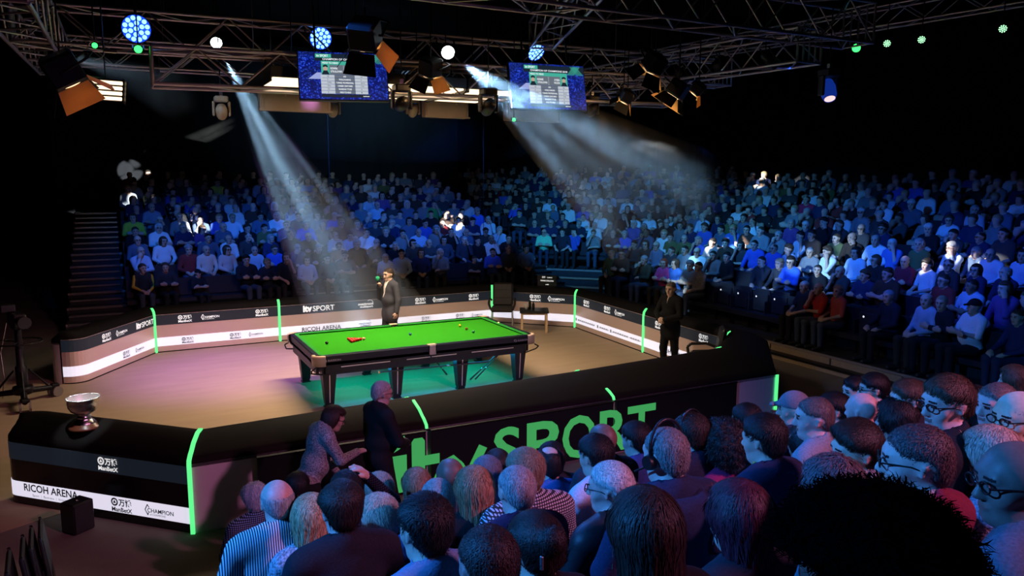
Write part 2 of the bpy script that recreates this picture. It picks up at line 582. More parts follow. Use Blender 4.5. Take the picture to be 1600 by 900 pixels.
def art_match(h):
    p = Print()
    W = p.text('matchroom', 0, h * .46, None, h * .36, 0.03)
    p.text('multisport', W * .12, 0, W * .85, h * .40, 0.03)
    p.ring(W * .78, h * .72, h * .42, h * .48, 10, -.2, 2.4)
    return p, W
def art_ricoh(h):
    p = Print()
    W = p.text('RICOH ARENA', 0, 0, None, h, 0.02)
    return p, W
ART = dict(wan=art_wan, champ=art_champ, itv=art_itv, match=art_match, ricoh=art_ricoh)
# ------------------------------------------------------------------ hall shell
def slab(name, lo, hi, m, parent=None):
    c = [(a + b) / 2 for a, b in zip(lo, hi)]
    s = [b - a for a, b in zip(lo, hi)]
    return MB().box(c, s).build(name, m, parent)

struct(slab('floor', (-16, -22, -0.2), (26, 28, 0.0), 'hall_floor'), 'brown grey hall floor around the arena')
fa = MB()
fa.prism([(-7.2, -4.3), (-5.0, -3.3), (-3.9, -4.2), (3.9, -4.0), (5.2, -2.8), (5.4, 0), (5.5, 3.0), (3.9, 4.7), (-4.1, 4.7), (-5.2, 2.9), (-7.2, 3.4)], 0.0, 0.006)
struct(fa.build('floor_carpet', 'carpet_tan'), 'tan carpet of the playing arena under the table')
struct(slab('ceiling', (-16, -22, 10.0), (26, 28, 10.2), 'ceiling_black'), 'black unlit hall ceiling')
struct(slab('wall_back', (-16, 27.8, 0), (26, 28, 10), 'wall_black'), 'dark wall far behind the back stand')
struct(slab('wall_left', (-16, -22, 0), (-15.8, 28, 10), 'wall_black'), 'dark wall beside the arena')
struct(slab('wall_right', (25.8, -22, 0), (26, 28, 10), 'wall_black'), 'dark wall behind the side stand')
struct(slab('wall_front', (-16, -22, 0), (26, -21.8, 10), 'wall_black'), 'dark wall behind the near stand')
# masking curtains behind the stands
def curtain(name, a, b, z0, z1, label):
    a = Vector((*a, 0)); b = Vector((*b, 0))
    L = (b - a).length
    n = int(L / 0.18)
    d = (b - a) / n
    nn = Vector((-d.y, d.x, 0)).normalized()
    vs = []
    for i in range(n + 1):
        off = nn * (0.05 * math.sin(i * 1.9) + 0.03 * math.sin(i * .7))
        p = a + d * i + off
        vs += [(p.x, p.y, z0), (p.x, p.y, z1)]
    k = len(vs)
    vs += [(x + nn.x * .03, y + nn.y * .03, z) for x, y, z in vs]
    fs = []
    for i in range(n):
        fs += [(2 * i, 2 * i + 2, 2 * i + 3, 2 * i + 1), (k + 2 * i + 1, k + 2 * i + 3, k + 2 * i + 2, k + 2 * i)]
    fs += [(2 * i + 1, 2 * i + 3, k + 2 * i + 3, k + 2 * i + 1) for i in range(n)]
    o = MB().add(vs, fs, True).build(name, 'wall_black')
    return tag(o, label, 'curtain')
curtain('masking_curtain', (-6.3, 17.6), (8.5, 17.6), 0, 8.5, 'black curtain hanging behind the back stand')
curtain('masking_curtain', (8.5, 24.5), (24.5, 18.0), 0, 8.5, 'black curtain hanging behind the corner stand')
curtain('masking_curtain', (18.6, 17.0), (18.6, -9.5), 0, 8.5, 'black curtain hanging behind the side stand')
# double door far at the end of the hall
for n, (u0, u1, v0, v1) in enumerate([(24, 70, 311, 387), (90, 118, 311, 383)]):
    ax = px_at(u0, 311, 1); 
    def on_wall(u, v):
        r = px_ray(u, v); return CAM_POS + r * ((27.7 - CAM_POS.y) / r.y)
    a = on_wall(u0, v0); b = on_wall(u1, v1)
    d = MB().box(((a.x + b.x) / 2, 27.75, a.z / 2), (b.x - a.x, 0.06, a.z), None, 0.01).build('door_%d' % (n + 1), 'black_paint')
    struct(d, 'dim doorway at the far end of the hall')
    MB().box((b.x + .07, 27.72, a.z / 2), (0.14, 0.10, a.z)).build('door_frame', 'kerb_wood', d)
    MB().box(((a.x + b.x) / 2, 27.72, a.z + .05), (b.x - a.x + .28, 0.10, 0.1)).build('door_frame', 'kerb_wood', d)
    MB().tube((b.x - .2, 27.66, 1.0), (b.x - .2, 27.66, 1.25), .02).build('door_handle', 'steel', d)

# ------------------------------------------------------------------ arena barrier
PROFILE_PAD = [(0.0, .79), (0.02, .85), (0.09, .915), (0.20, .95), (0.42, .945), (0.68, .89), (0.90, .81), (0.985, .77), (1.0, .735), (1.0, .70), (0.0, .70)]
def lerp2(a, b, t):
    return (a[0] + (b[0] - a[0]) * t, a[1] + (b[1] - a[1]) * t)
def sweep(inn, out, prof, closed_ends=True, smooth=False):
    """prof: list of (t across, z, push) closed polygon, swept along paired paths"""
    mb = MB()
    n = len(prof); vs = []
    for (a, b) in zip(inn, out):
        dx, dy = a[0] - b[0], a[1] - b[1]
        L = math.hypot(dx, dy) or 1
        for q in prof:
            t, z = q[0], q[1]; ps = q[2] if len(q) > 2 else 0
            p = lerp2(a, b, t)
            vs.append((p[0] + dx / L * ps, p[1] + dy / L * ps, z))
    fs = []
    for k in range(len(inn) - 1):
        for i in range(n):
            j = (i + 1) % n
            fs.append((k * n + i, k * n + j, (k + 1) * n + j, (k + 1) * n + i))
    mb.add(vs, fs, smooth)
    if closed_ends:
        m = (len(inn) - 1) * n
        mb.add(vs, [tuple(range(n - 1, -1, -1)), tuple(m + i for i in range(n))], False)
    return mb

def tip(ci, co, dirv, n=7):
    """rounded end: paired points past the end pair (ci, co) along dirv"""
    c = lerp2(ci, co, .5)
    hw = (ci[0] - c[0], ci[1] - c[1])
    r = math.hypot(*hw)
    I = []; O = []
    for k in range(1, n + 1):
        a = math.pi / 2 * k / n * 0.97
        s = r * math.sin(a) * 0.9; f = math.cos(a)
        I.append((c[0] + dirv[0] * s + hw[0] * f, c[1] + dirv[1] * s + hw[1] * f))
        O.append((c[0] + dirv[0] * s - hw[0] * f, c[1] + dirv[1] * s - hw[1] * f))
    return I, O

def face_print(root, art, h, m, a, b, s, z, side='in'):
    """lay artwork on the inner face between ground points a->b, s metres along, lower edge z"""
    A = Vector((a[0], a[1], 0)); B = Vector((b[0], b[1], 0))
    d = (B - A).normalized()
    p, W = ART[art](h)
    return p.lay('printed_logo', m, root, A + d * s + Vector((0, 0, z)), d, (0, 0, 1), 0.011)

def barrier(label, inn, out, inner=(), outer=(), strip_end=True, wide_led=False, strip_start=False, kind='normal'):
    root = thing('arena_barrier', label, 'barrier', (0, 0, 0), 0, 'padded barriers around the playing arena')
    e = 0.0
    sweep(inn, out, [(0, .0), (0, .795), (.03, .795), (.03, 0)][::-1]).build('inner_panel', 'brushed_metal', root)
    sweep(inn, out, [(.97, .0), (.97, .735), (1, .735), (1, 0)][::-1]).build('outer_panel', 'gloss_black' if kind == 'dark' else 'brushed_metal_outer', root)
    sweep(inn, out, PROFILE_PAD, True, True).build('padded_top', 'pad_black', root)
    sweep(inn, out, [(0, .575, 0), (0, .575, .006), (0, .785, .006), (0, .785, 0)]).build('navy_band', 'navy_band', root)
    sweep(inn, out, [(0, .135, 0), (0, .135, .006), (0, .315, .006), (0, .315, 0)]).build('white_band', 'white_band', root)
    sweep(inn, out, [(0, .0, 0), (0, .0, .008), (0, .025, .008), (0, .025, 0)]).build('skirting', 'black_metal', root)
    return root

def light_strip(root, pi, po, both=True, inner=True, over=None, w=.021):
    """green glowing joint: up the inner face, over the pad and down the outer face"""
    dx, dy = pi[0] - po[0], pi[1] - po[1]
    L = math.hypot(dx, dy)
    n = (dx / L, dy / L)
    t = (-n[1], n[0])
    prof = [(0.0, 0.0)] + [(0.0, .79), (0.02, .86), (0.09, .935), (0.16, .965)]
    def ribbon(pr, push, w):
        mb = MB(); vs = []
        for (f, z, nx, nz) in pr:
            p = lerp2(pi, po, f)
            for sg in (-1, 1):
                for dep in (0, push):
                    vs.append((p[0] + t[0] * w * sg + n[0] * nx * dep, p[1] + t[1] * w * sg + n[1] * nx * dep, z + nz * dep))
        fs = []
        for k in range(len(pr) - 1):
            o = 4 * k
            fs += [(o + 1, o + 3, o + 7, o + 5), (o, o + 1, o + 5, o + 4), (o + 3, o + 2, o + 6, o + 7), (o + 2, o, o + 4, o + 6)]
        fs += [(0, 2, 3, 1), tuple(4 * (len(pr) - 1) + i for i in (0, 1, 3, 2))]
        return mb.add(vs, fs)
    if inner:
        ribbon([(0, 0.0, 1, 0), (0, .79, 1, 0), (.02, .855, .9, .4), (.07, .895, .5, .8), (.11, .915, .2, 1)], .022, .026).build('light_strip', 'green_glow', root)
    if both:
        pts = [(.22, .950, 0, 1), (.42, .945, 0, 1), (.68, .89, -.3, 1), (.82, .835, -.4, .9), (.90, .81, -.5, .9), (.985, .77, -.9, .5), (1, .735, -1, 0), (1, 0, -1, 0)]
        pts = [q for q in pts if over is None or over[0] <= q[0] and q[1] >= over[1]]
        ribbon(pts, .018, w).build('light_strip', 'green_glow', root)

# corner points (inner, outer)
P = dict(
    a=((-3.95, 4.47), (-4.25, 5.05)), b=((-1.45, 4.50), (-1.45, 5.10)), c=((1.17, 4.50), (1.17, 5.10)), d=((3.76, 4.48), (4.02, 5.08)),
    e=((5.24, 2.91), (5.84, 3.12)), f=((5.09, 0.0), (5.69, -.03)), g=((4.95, -2.55), (5.56, -2.95)),
    h=((3.95, -3.35), (4.02, -4.62)), i=((1.12, -3.62), (1.12, -4.60)), j=((-1.47, -3.83), (-1.47, -4.57)), k=((-3.80, -4.02), (-4.0, -4.55)))
def seg(a, b):
    return [P[a][0], P[b][0]], [P[a][1], P[b][1]]

# far-left wing with rounded end
wi, wo = (-5.10, 2.62), (-5.62, 2.98)
dv = (wi[0] - P['a'][0][0], wi[1] - P['a'][0][1]); l_ = math.hypot(*dv); dv = (dv[0] / l_, dv[1] / l_)
I, O = tip(wi, wo, dv)
B_fl = barrier('angled barrier with a rounded end behind the camera pedestal', I[::-1] + [wi, P['a'][0]], O[::-1] + [wo, P['a'][1]])
face_print(B_fl, 'wan', .15, 'print_white', wi, P['a'][0], .42, .605)
face_print(B_fl, 'champ', .13, 'print_white', wi, P['a'][0], .83, .615)
face_print(B_fl, 'itv', .13, 'print_white', wi, P['a'][0], 1.52, .625)
face_print(B_fl, 'wan', .13, 'print_black', wi, P['a'][0], 1.02, .16)
face_print(B_fl, 'champ', .11, 'print_black', wi, P['a'][0], 1.42, .17)
B_f1 = barrier('back barrier under the big stand carrying an itv free navy band, two repeated emblems', *seg('a', 'b'))
B_f1['label'] = 'straight back barrier between the rounded wing and the broadcaster logo panel'
light_strip(B_f1, *P['a'], both=False)
for s in (.45, 2.0):
    face_print(B_f1, 'wan', .15, 'print_white', *(P['a'][0], P['b'][0]), s, .605)
face_print(B_f1, 'champ', .13, 'print_white', P['a'][0], P['b'][0], .88, .615)
for s in (.5, 1.45):
    face_print(B_f1, 'wan', .13, 'print_black', P['a'][0], P['b'][0], s, .155)
face_print(B_f1, 'champ', .11, 'print_black', P['a'][0], P['b'][0], 1.82, .165)
B_f2 = barrier('back barrier behind the presenter, with the broadcaster logo on its navy band', *seg('b', 'c'))
light_strip(B_f2, *P['b'], both=False)
face_print(B_f2, 'itv', .15, 'print_white', P['b'][0], P['c'][0], .52, .615)
face_print(B_f2, 'match', .16, 'print_white', P['b'][0], P['c'][0], 1.78, .60)
face_print(B_f2, 'ricoh', .10, 'print_black', P['b'][0], P['c'][0], .48, .17)
face_print(B_f2, 'match', .13, 'print_black', P['b'][0], P['c'][0], 1.78, .165)
B_f3 = barrier('back barrier between the presenter and the leather armchair', *seg('c', 'd'))
for s in (.55, 1.95):
    face_print(B_f3, 'wan', .15, 'print_white', P['c'][0], P['d'][0], s, .605)
face_print(B_f3, 'champ', .14, 'print_white', P['c'][0], P['d'][0], .98, .61)
face_print(B_f3, 'wan', .13, 'print_black', P['c'][0], P['d'][0], .7, .155)
face_print(B_f3, 'wan', .13, 'print_black', P['c'][0], P['d'][0], 1.6, .155)
face_print(B_f3, 'champ', .11, 'print_black', P['c'][0], P['d'][0], 2.0, .165)
B_rw = barrier('angled corner barrier behind the little wooden side table', *seg('d', 'e'))
light_strip(B_rw, *P['d'], both=False)
face_print(B_rw, 'wan', .16, 'print_white', P['d'][0], P['e'][0], 1.0, .60)
face_print(B_rw, 'champ', .15, 'print_white', P['d'][0], P['e'][0], 1.45, .605)
B_r1 = barrier('side barrier between the corner and the referee, printed with handles', *seg('e', 'f'))
light_strip(B_r1, *P['e'], both=False)
face_print(B_r1, 'wan', .15, 'print_white', P['e'][0], P['f'][0], .42, .605)
face_print(B_r1, 'wan', .15, 'print_white', P['e'][0], P['f'][0], 1.35, .605)
face_print(B_r1, 'champ', .14, 'print_white', P['e'][0], P['f'][0], 1.78, .61)
hp = Print()
def small_print(p, x0, x1, y, h):
    """line of print too fine to read: separate thin ticks"""
    x = x0
    k = 0
    while x < x1:
        w_ = .012 + .010 * ((k * 7) % 3)
        p.rect(x, y, x + w_, y + h * (.6 + .2 * (k % 3)))
        x += w_ + .008
        k += 1
for x0, x1 in ((.14, .94), (1.15, 1.55), (1.72, 2.35), (2.42, 2.80)):
    hp.rect(x0 - .09, 0, x0 - .04, .07) if x0 < 2.4 else None
    small_print(hp, x0, x1, .015, .04)
_d = Vector((P['f'][0][0] - P['e'][0][0], P['f'][0][1] - P['e'][0][1], 0))
hp.lay('small_print', 'print_grey', B_r1, Vector((*P['e'][0], .19)), _d, (0, 0, 1), .011)['kind'] = 'stuff'
B_r2 = barrier('side barrier behind the standing referee and the spare chair', *seg('f', 'g'))
light_strip(B_r2, *P['f'], both=False)
face_print(B_r2, 'wan', .15, 'print_white', P['f'][0], P['g'][0], .42, .605)
face_print(B_r2, 'champ', .14, 'print_white', P['f'][0], P['g'][0], .85, .61)
face_print(B_r2, 'wan', .15, 'print_white', P['f'][0], P['g'][0], 1.82, .605)
face_print(B_r2, 'ricoh', .09, 'print_black', P['f'][0], P['g'][0], .6, .17)
face_print(B_r2, 'wan', .13, 'print_black', P['f'][0], P['g'][0], 1.9, .155)
B_nr = barrier('angled corner barrier at the near end of the side stand', *seg('g', 'h'))
light_strip(B_nr, *P['g'], both=False)
near_labels = ['near barrier below the last letters of the giant green broadcaster sign', 'middle near barrier carrying the giant green broadcaster sign',
               'near barrier behind the two people walking past, ending at the trophy corner']
B_near = []
for (a, b), lb in zip((('h', 'i'), ('i', 'j'), ('j', 'k')), near_labels):
    r = barrier(lb, *seg(a, b))
    light_strip(r, *P[a], both=True, over={'h': (1.0, 0), 'i': (.82, .73), 'j': (.3, .73)}[a], w=.026 if a == 'h' else .016)
    B_near.append(r)
# LED wall on the outside of the near barrier: one display across the three units
led = thing('led_display', 'long black display on the near barrier showing giant green lettering', 'display')
for n_, (x0, x1) in enumerate([(-3.36, -1.50), (-1.44, 1.10), (1.14, 3.23)]):
    MB().box(((x0 + x1) / 2, -4.615 - .01, .37), (x1 - x0, .03, .68), None, .006).build('screen_panel', 'led_screen_black', led)
    MB().box(((x0 + x1) / 2, -4.625, .722), (x1 - x0, .05, .014)).build('top_trim', 'black_metal', led)
tp = Print()
def pixel_text(s, x, w, z0, h, thick):
    tp.text(s, x, z0, w, h, thick)
tp.rect(-1.92, .03, -1.74, .47)
tp.poly([(-1.92, .50), (-1.83, .54), (-1.76, .60), (-1.76, .70), (-1.84, .66), (-1.92, .60)])
tp.poly([(-1.68, .05), (-1.60, .02), (-1.44, .02), (-1.44, .12), (-1.52, .14), (-1.52, .30), (-1.34, .30), (-1.34, .42), (-1.52, .42), (-1.52, .60), (-1.55, .64), (-1.65, .64), (-1.68, .60)])
tp.stroke([(-1.40, .03), (-1.27, .27), (-1.18, .30), (-1.10, .22), (-.98, .05)], .12)
tp.stroke([(-.99, .04), (-.80, .38)], .12)
for ch, x, w in (('S', -.64, .36), ('P', -.19, .46), ('O', .32, .50), ('R', .88, .48), ('T', 1.32, .46)):
    pixel_text(ch, x, w, .03, .57, .02)
tp.lay('sign_lettering', 'led_green', led, (0, -4.641, 0.02), (1, 0, 0), (0, 0, 1), .003)
# near-left wing with the trophy
vi, vo = (-5.22, -2.62), (-5.66, -2.90)
dv = (vo[0] - P['k'][1][0], vo[1] - P['k'][1][1]); l_ = math.hypot(*dv); dv = (dv[0] / l_, dv[1] / l_)
I, O = tip(vi, vo, dv)
B_nl = barrier('angled near barrier with a rounded end, trophy standing on it', [P['k'][0], vi] + I, [P['k'][1], vo] + O, kind='dark')
light_strip(B_nl, *P['k'], both=True)
oo = [P['k'][1], vo] + O; ii = [P['k'][0], vi] + I
sweep(oo, ii, [(0, .10, 0), (0, .10, .006), (0, .27, .006), (0, .27, 0)][::-1]).build('white_band', 'white_band', B_nl)
sweep(oo, ii, [(0, .52, 0), (0, .52, .004), (0, .71, .004), (0, .71, 0)][::-1]).build('navy_band', 'navy_band', B_nl)
ov, ok = vo, P['k'][1]
face_print(B_nl, 'ricoh', .085, 'print_black', ov, ok, .12, .175)
sp = Print(); sp.text('Sport  |  Business  |  Entertainment', 0, 0, .62, .035)
sp.lay('printed_logo', 'print_grey', B_nl, Vector((*lerp2(ov, ok, .10), .115)), Vector((ok[0] - ov[0], ok[1] - ov[1], 0)), (0, 0, 1), .011)
face_print(B_nl, 'wan', .145, 'print_white', ov, ok, 1.18, .545)
face_print(B_nl, 'wan', .15, 'print_black', ov, ok, 1.32, .11)
face_print(B_nl, 'champ', .13, 'print_black', ov, ok, 1.74, .12)

# ------------------------------------------------------------------ stands
ROW, RISE = 0.85, 0.25
ORD = ['front', 'second', 'third', 'fourth', 'fifth', 'sixth', 'seventh', 'eighth', 'ninth', 'tenth']
def frame_pt(o, t, n, s, d, z=0):
    return Vector((o[0] + t[0] * s + n[0] * d, o[1] + t[1] * s + n[1] * d, z))
def tier_box(root, o, t, n, s0, s1, d0, d1, z0, z1, name, m):
    mb = MB()
    q = [frame_pt(o, t, n, s, d) for s, d in ((s0, d0), (s1, d0), (s1, d1), (s0, d1))]
    if (q[1] - q[0]).cross(q[3] - q[0]).z < 0:
        q = q[::-1]
    mb.prism([(p.x, p.y) for p in q], z0, z1)
    return mb.build(name, m, root)
SEATS = []     # (block, row, seat, head position, facing angle)
def stand(block, label, o, t, n, ranges, zbase, rows, stairs=None, pitch=.56):
    """o: head point at middle of front row; t: along the row; n: towards the back"""
    root = thing('seating_stand', label, 'stand', (0, 0, 0), 0, 'tiered spectator stands')
    face = math.atan2(-n[1], -n[0]) - math.pi / 2
    for k in range(rows):
        s0, s1 = ranges(k)
        zf = zbase + RISE * k
        x0, x1 = s0 - .3, s1 + .3
        if stairs:
            x0 -= stairs[0]; x1 += stairs[1]
        tier_box(root, o, t, n, x0, x1, ROW * k - .62, ROW * k + .24, 0.001, zf, 'tier', 'tier_dark')
        tier_box(root, o, t, n, x0, x1, ROW * k - .64, ROW * k - .60, zf - .05, zf + .006, 'nosing', 'tier_nosing')
        tier_box(root, o, t, n, s0 - .25, s1 + .25, ROW * k - .18, ROW * k + .20, zf + .30, zf + .40, 'seat_row', 'seat_plastic')
        tier_box(root, o, t, n, s0 - .25, s1 + .25, ROW * k + .19, ROW * k + .225, zf + .42, zf + .86, 'seat_back_row', 'seat_plastic')
        if stairs:
            for wd, e0, sg in ((stairs[0], x0, 1), (stairs[1], x1, -1)):
                if wd > 0:
                    a, b = sorted((e0, e0 + sg * wd))
                    tier_box(root, o, t, n, a + .05, b - .05, ROW * k - 1.02, ROW * k - .62, 0.001, zf - RISE / 2, 'step', 'tier_dark')
                    tier_box(root, o, t, n, a + .05, b - .05, ROW * k - 1.04, ROW * k - 1.0, zf - RISE / 2 - .04, zf - RISE / 2 + .004, 'nosing', 'steel')
                    tier_box(root, o, t, n, a + .05, b - .05, ROW * k - .66, ROW * k - .62, zf - .04, zf + .010, 'nosing', 'steel')
        cnt = int((s1 - s0) / pitch)
        off = (s1 - s0 - cnt * pitch) / 2
        for i in range(cnt + 1):
            s = s0 + off + i * pitch + rng.uniform(-.06, .06)
            hp_ = frame_pt(o, t, n, s, ROW * k + rng.uniform(-.05, .05), zf)
            SEATS.append([block, k, i, hp_, face, cnt])
    return root
S_A = stand('back', 'broad tiered stand of spectators behind the back barrier', (0, 8.1), (1, 0), (0, 1), lambda k: (-4.15, 6.75), .22, 10, stairs=(1.25, 1.0))
S_B = stand('corner', 'raised tiered stand of spectators filling the far corner', (9.6, 9.6), (.7071, -.7071), (.7071, .7071),
            lambda k: (-(1.05 + .58 * k) * 1.25, (1.7 + .55 * k) * 1.25), .55, 10)
S_C = stand('side', 'long tiered stand of spectators beside the referee', (8.1, 0), (0, -1), (1, 0), lambda k: (-5.6 - .28 * k, 6.4), .24, 10, stairs=(0, 1.3))
# timber kerb along the side stand
kb = thing('platform_kerb', 'pale timber kerb along the foot of the side stand', 'kerb')
for i in range(9):
    y0 = 6.2 - i * 1.5
    MB().box((7.40, y0 - .74, .115), (.06, 1.47, .21), None, .008).build('kerb_board', 'kerb_wood', kb)
MB().box((7.16, -.4, .03), (.05, 13.4, .06)).build('lower_rail', 'kerb_wood', kb)
MB().box((7.28, -.4, .0725), (.19, 13.4, .06)).build('cable_tray', 'black_metal', kb)
kb2 = thing('platform_kerb', 'dark kerb along the foot of the back stand', 'kerb')
for i in range(8):
    MB().box((-4.2 + i * 1.45 + .72, 7.41, .10), (1.43, .05, .19), None, .008).build('kerb_board', 'black_paint', kb2)
kb3 = thing('platform_kerb', 'stepped pale edged platform in front of the corner stand', 'kerb')
_o, _t, _n = (9.6, 9.6), (.7071, -.7071), (.7071, .7071)
tier_box(kb3, _o, _t, _n, -1.9, 2.6, -1.25, -.65, .002, .36, 'step', 'tier_dark')
tier_box(kb3, _o, _t, _n, -1.9, 2.6, -1.28, -1.25, .31, .37, 'kerb_board', 'kerb_wood')
tier_box(kb3, _o, _t, _n, -2.2, 2.9, -2.0, -1.28, .002, .18, 'step', 'tier_dark')
tier_box(kb3, _o, _t, _n, -2.2, 2.9, -2.03, -2.0, .13, .19, 'kerb_board', 'kerb_wood')
# near stand under and in front of the camera
S_D = thing('seating_stand', 'dark tiers of the near stand under the nearest spectators', 'stand', (0, 0, 0), 0, 'tiered spectator stands')
for k in range(9):
    slab('tier', (-6.2 if k else -3.6, -6.75 - .85 * k, .001), (9.0, -5.9 - .85 * k if k else -5.75, .10 + .235 * k), 'tier_dark', S_D)
    slab('nosing', (-6.2 if k else -3.6, -5.9 - .85 * k if k else -5.75, .06 + .235 * k), (9.0, -5.87 - .85 * k if k else -5.72, .105 + .235 * k), 'tier_nosing', S_D)
# handrail by the middle aisle
hr = thing('handrail', 'thin curved handrail beside the top of the middle aisle', 'handrail')
for i in range(4):
    MB().tube((6.9 - i * .28, 16.4, 2.2), (6.9 - i * .28, 16.4, 3.55 + (.08 if 0 < i < 3 else 0)), .018).build('post', 'steel', hr)
MB().path([(6.9, 16.4, 3.5), (6.6, 16.4, 3.63), (6.34, 16.4, 3.63), (6.06, 16.4, 3.5)], .02).build('top_rail', 'steel', hr)

# ------------------------------------------------------------------ snooker table
T = thing('snooker_table', 'full size snooker table with bright green baize and dark legs', 'snooker table')
HL, HW, HT = 1.92, 1.03, 0.87
ZB = 0.835
MB().box((0, 0, ZB - .02), (2 * (HL - .12), 2 * (HW - .12), .04)).build('cloth', 'baize', T)
MB().box((0, 0, ZB - .08), (2 * (HL - .1), 2 * (HW - .1), .06)).build('slate_bed', 'table_wood', T)
def rail(a, b, inward, name):
    """rail section from a to b with cushion nose towards inward"""
    a = Vector((*a, 0)); b = Vector((*b, 0)); n = Vector((*inward, 0))
    prof_w = [(0, HT - .17), (0, HT - .012), (.012, HT), (.075, HT), (.075, HT - .17)]
    prof_c = [(.075, HT), (.135, HT - .004), (.14, HT - .012), (.115, ZB + .001), (.075, ZB + .001)]
    for pr, m, nm in ((prof_w, 'table_wood', 'rail'), (prof_c, 'cushion_baize', 'cushion')):
        vs = [tuple(p + n * d + Vector((0, 0, z))) for p in (a, b) for d, z in pr]
        k = len(pr)
        fs = [(i, (i + 1) % k, k + (i + 1) % k, k + i) for i in range(k)] + [tuple(range(k)), tuple(range(2 * k - 1, k - 1, -1))]
        MB().add(vs, fs).build(nm, m, T)
g = .10
for sy in (-1, 1):
    for x0, x1 in ((-HL + g, -.07), (.07, HL - g)):
        rail((x0, sy * HW), (x1, sy * HW), (0, -sy), 'rail')
for sx in (-1, 1):
    rail((sx * HL, -HW + g), (sx * HL, HW - g), (-sx, 0), 'rail')
for sx in (-1, 1):
    for sy in (-1, 1):
        c = (sx * (HL - .10), sy * (HW - .10))
        a0 = math.atan2(sy, sx)
        mb = MB(); vs = []; fs = []
        N = 10
        for i in range(N + 1):
            a = a0 - 1.15 + 2.3 * i / N
            ca, sa = math.cos(a), math.sin(a)
            for r, z in ((.085, HT - .015), (.085, HT + .004), (.135, HT + .004), (.14, HT - .02), (.14, HT - .16), (.13, HT - .16)):
                vs.append((c[0] + r * ca, c[1] + r * sa, z))
        for i in range(N):
            for j in range(5):
                fs.append((i * 6 + j, i * 6 + j + 1, (i + 1) * 6 + j + 1, (i + 1) * 6 + j))
        k_ = len(fs)
        top = MB().add(vs, [f for n_, f in enumerate(fs) if n_ % 5 < 3], True).build('pocket_leather', 'pocket_leather', T)
        MB().add(vs, [f for n_, f in enumerate(fs) if n_ % 5 >= 3], True).build('corner_plate', 'pocket_plate', T)
        MB().lathe([(.001, ZB - .12), (.06, ZB - .11), (.075, ZB - .02), (.078, HT - .01)], 14, (c[0] + sx * .02, c[1] + sy * .02, 0)).build('pocket_net', 'black_cloth', T)
        pts = [(c[0] + sx * .10, c[1] + sy * .10, .70), (c[0] + sx * .17, c[1] + sy * .12, .66), (c[0] + sx * .16, c[1] + sy * .05, .60), (c[0] - sx * .1, c[1] + sy * .10, .56)]
        MB().path(pts, .012).build('ball_rail', 'black_metal', T)
for sy in (-1, 1):
    c = (0, sy * (HW - .02))
    MB().box((0, sy * (HW - .045), HT + .001), (.14, .09, .012), None, .004).build('pocket_leather', 'pocket_leather', T)
    MB().box((0, sy * (HW + .004), HT - .085), (.11, .02, .16), None, .006).build('corner_plate', 'pocket_plate', T)
    MB().lathe([(.001, ZB - .12), (.05, ZB - .11), (.062, ZB)], 14, (0, sy * (HW - .06), 0)).build('pocket_net', 'black_cloth', T)
    MB().path([(-.05, sy * (HW + .015), .70), (-.04, sy * (HW + .05), .66), (.05, sy * (HW + .05), .66), (.06, sy * (HW + .0), .64)], .01).build('ball_rail', 'black_metal', T)
# apron and side panels
for sy in (-1, 1):
    MB().box((0, sy * (HW - .06), .66), (2 * HL - .30, .05, .22), None, .01).build('side_panel', 'table_wood', T)
    MB().box((0, sy * (HW - .02), .74), (2 * HL - .22, .04, .07), None, .012).build('moulding', 'table_wood', T)
for sx in (-1, 1):
    MB().box((sx * (HL - .06), 0, .66), (.05, 2 * HW - .30, .22), None, .01).build('end_panel', 'table_wood', T)
    MB().box((sx * (HL - .02), 0, .74), (.04, 2 * HW - .22, .07), None, .012).build('moulding', 'table_wood', T)
MB().box((0, 0, .62), (2 * HL - .4, 2 * HW - .4, .1)).build('under_frame', 'table_wood', T)
LX, LY = (-1.69, -.577, .577, 1.69), .84
for x in LX:
    for sy in (-1, 1):
        leg = MB()
        vs = []
        for z, h in ((.70, .115), (.56, .115), (.54, .108), (.06, .068), (.05, .06), (.0, .06)):
            for a, b in ((-1, -1), (1, -1), (1, 1), (-1, 1)):
                vs.append((x + a * h, sy * LY + b * h * .9, z))
        fs = [(4 * k + i, 4 * k + (i + 1) % 4, 4 * k + 4 + (i + 1) % 4, 4 * k + 4 + i) for k in range(5) for i in range(4)] + [(20, 21, 22, 23)]
        leg.add(vs, [f[::-1] for f in fs])
        lo = leg.build('leg', 'table_wood', T)
        MB().add([(x + s * .007, sy * (LY + h * .9 + .003), z) for z, h in ((.69, .115), (.56, .115), (.54, .108), (.08, .070)) for s in (-1, 1)],
                 [(0, 1, 3, 2), (2, 3, 5, 4), (4, 5, 7, 6)]).build('inlay', 'inlay_silver', lo)
        MB().box((x, sy * LY, .010), (.15, .15, .02), None, .005).build('foot', 'black_metal', lo)
    for sy in (-1, 1):
        pass
for sy in (-1, 1):
    for x0, x1 in ((-1.52, -.72), (-.44, .44), (.72, 1.52)):
        MB().box(((x0 + x1) / 2, sy * (HW - .033), .665), (x1 - x0, .006, .014)).build('inlay', 'inlay_silver', T)
for x in (-1.82, 1.50):
    lp = Print()
    lp.ring(.03, .02, .010, .020, 10, .4, 4.2); lp.ring(.05, .015, .010, .020, 10, -2.6, 1.4)
    lp.text('RASSON', .09, .0, .20, .032, .02)
    lp.lay('maker_logo', 'print_grey', T, (x, -HW - .001, .775), (1, 0, 0), (0, 0, 1), .003)
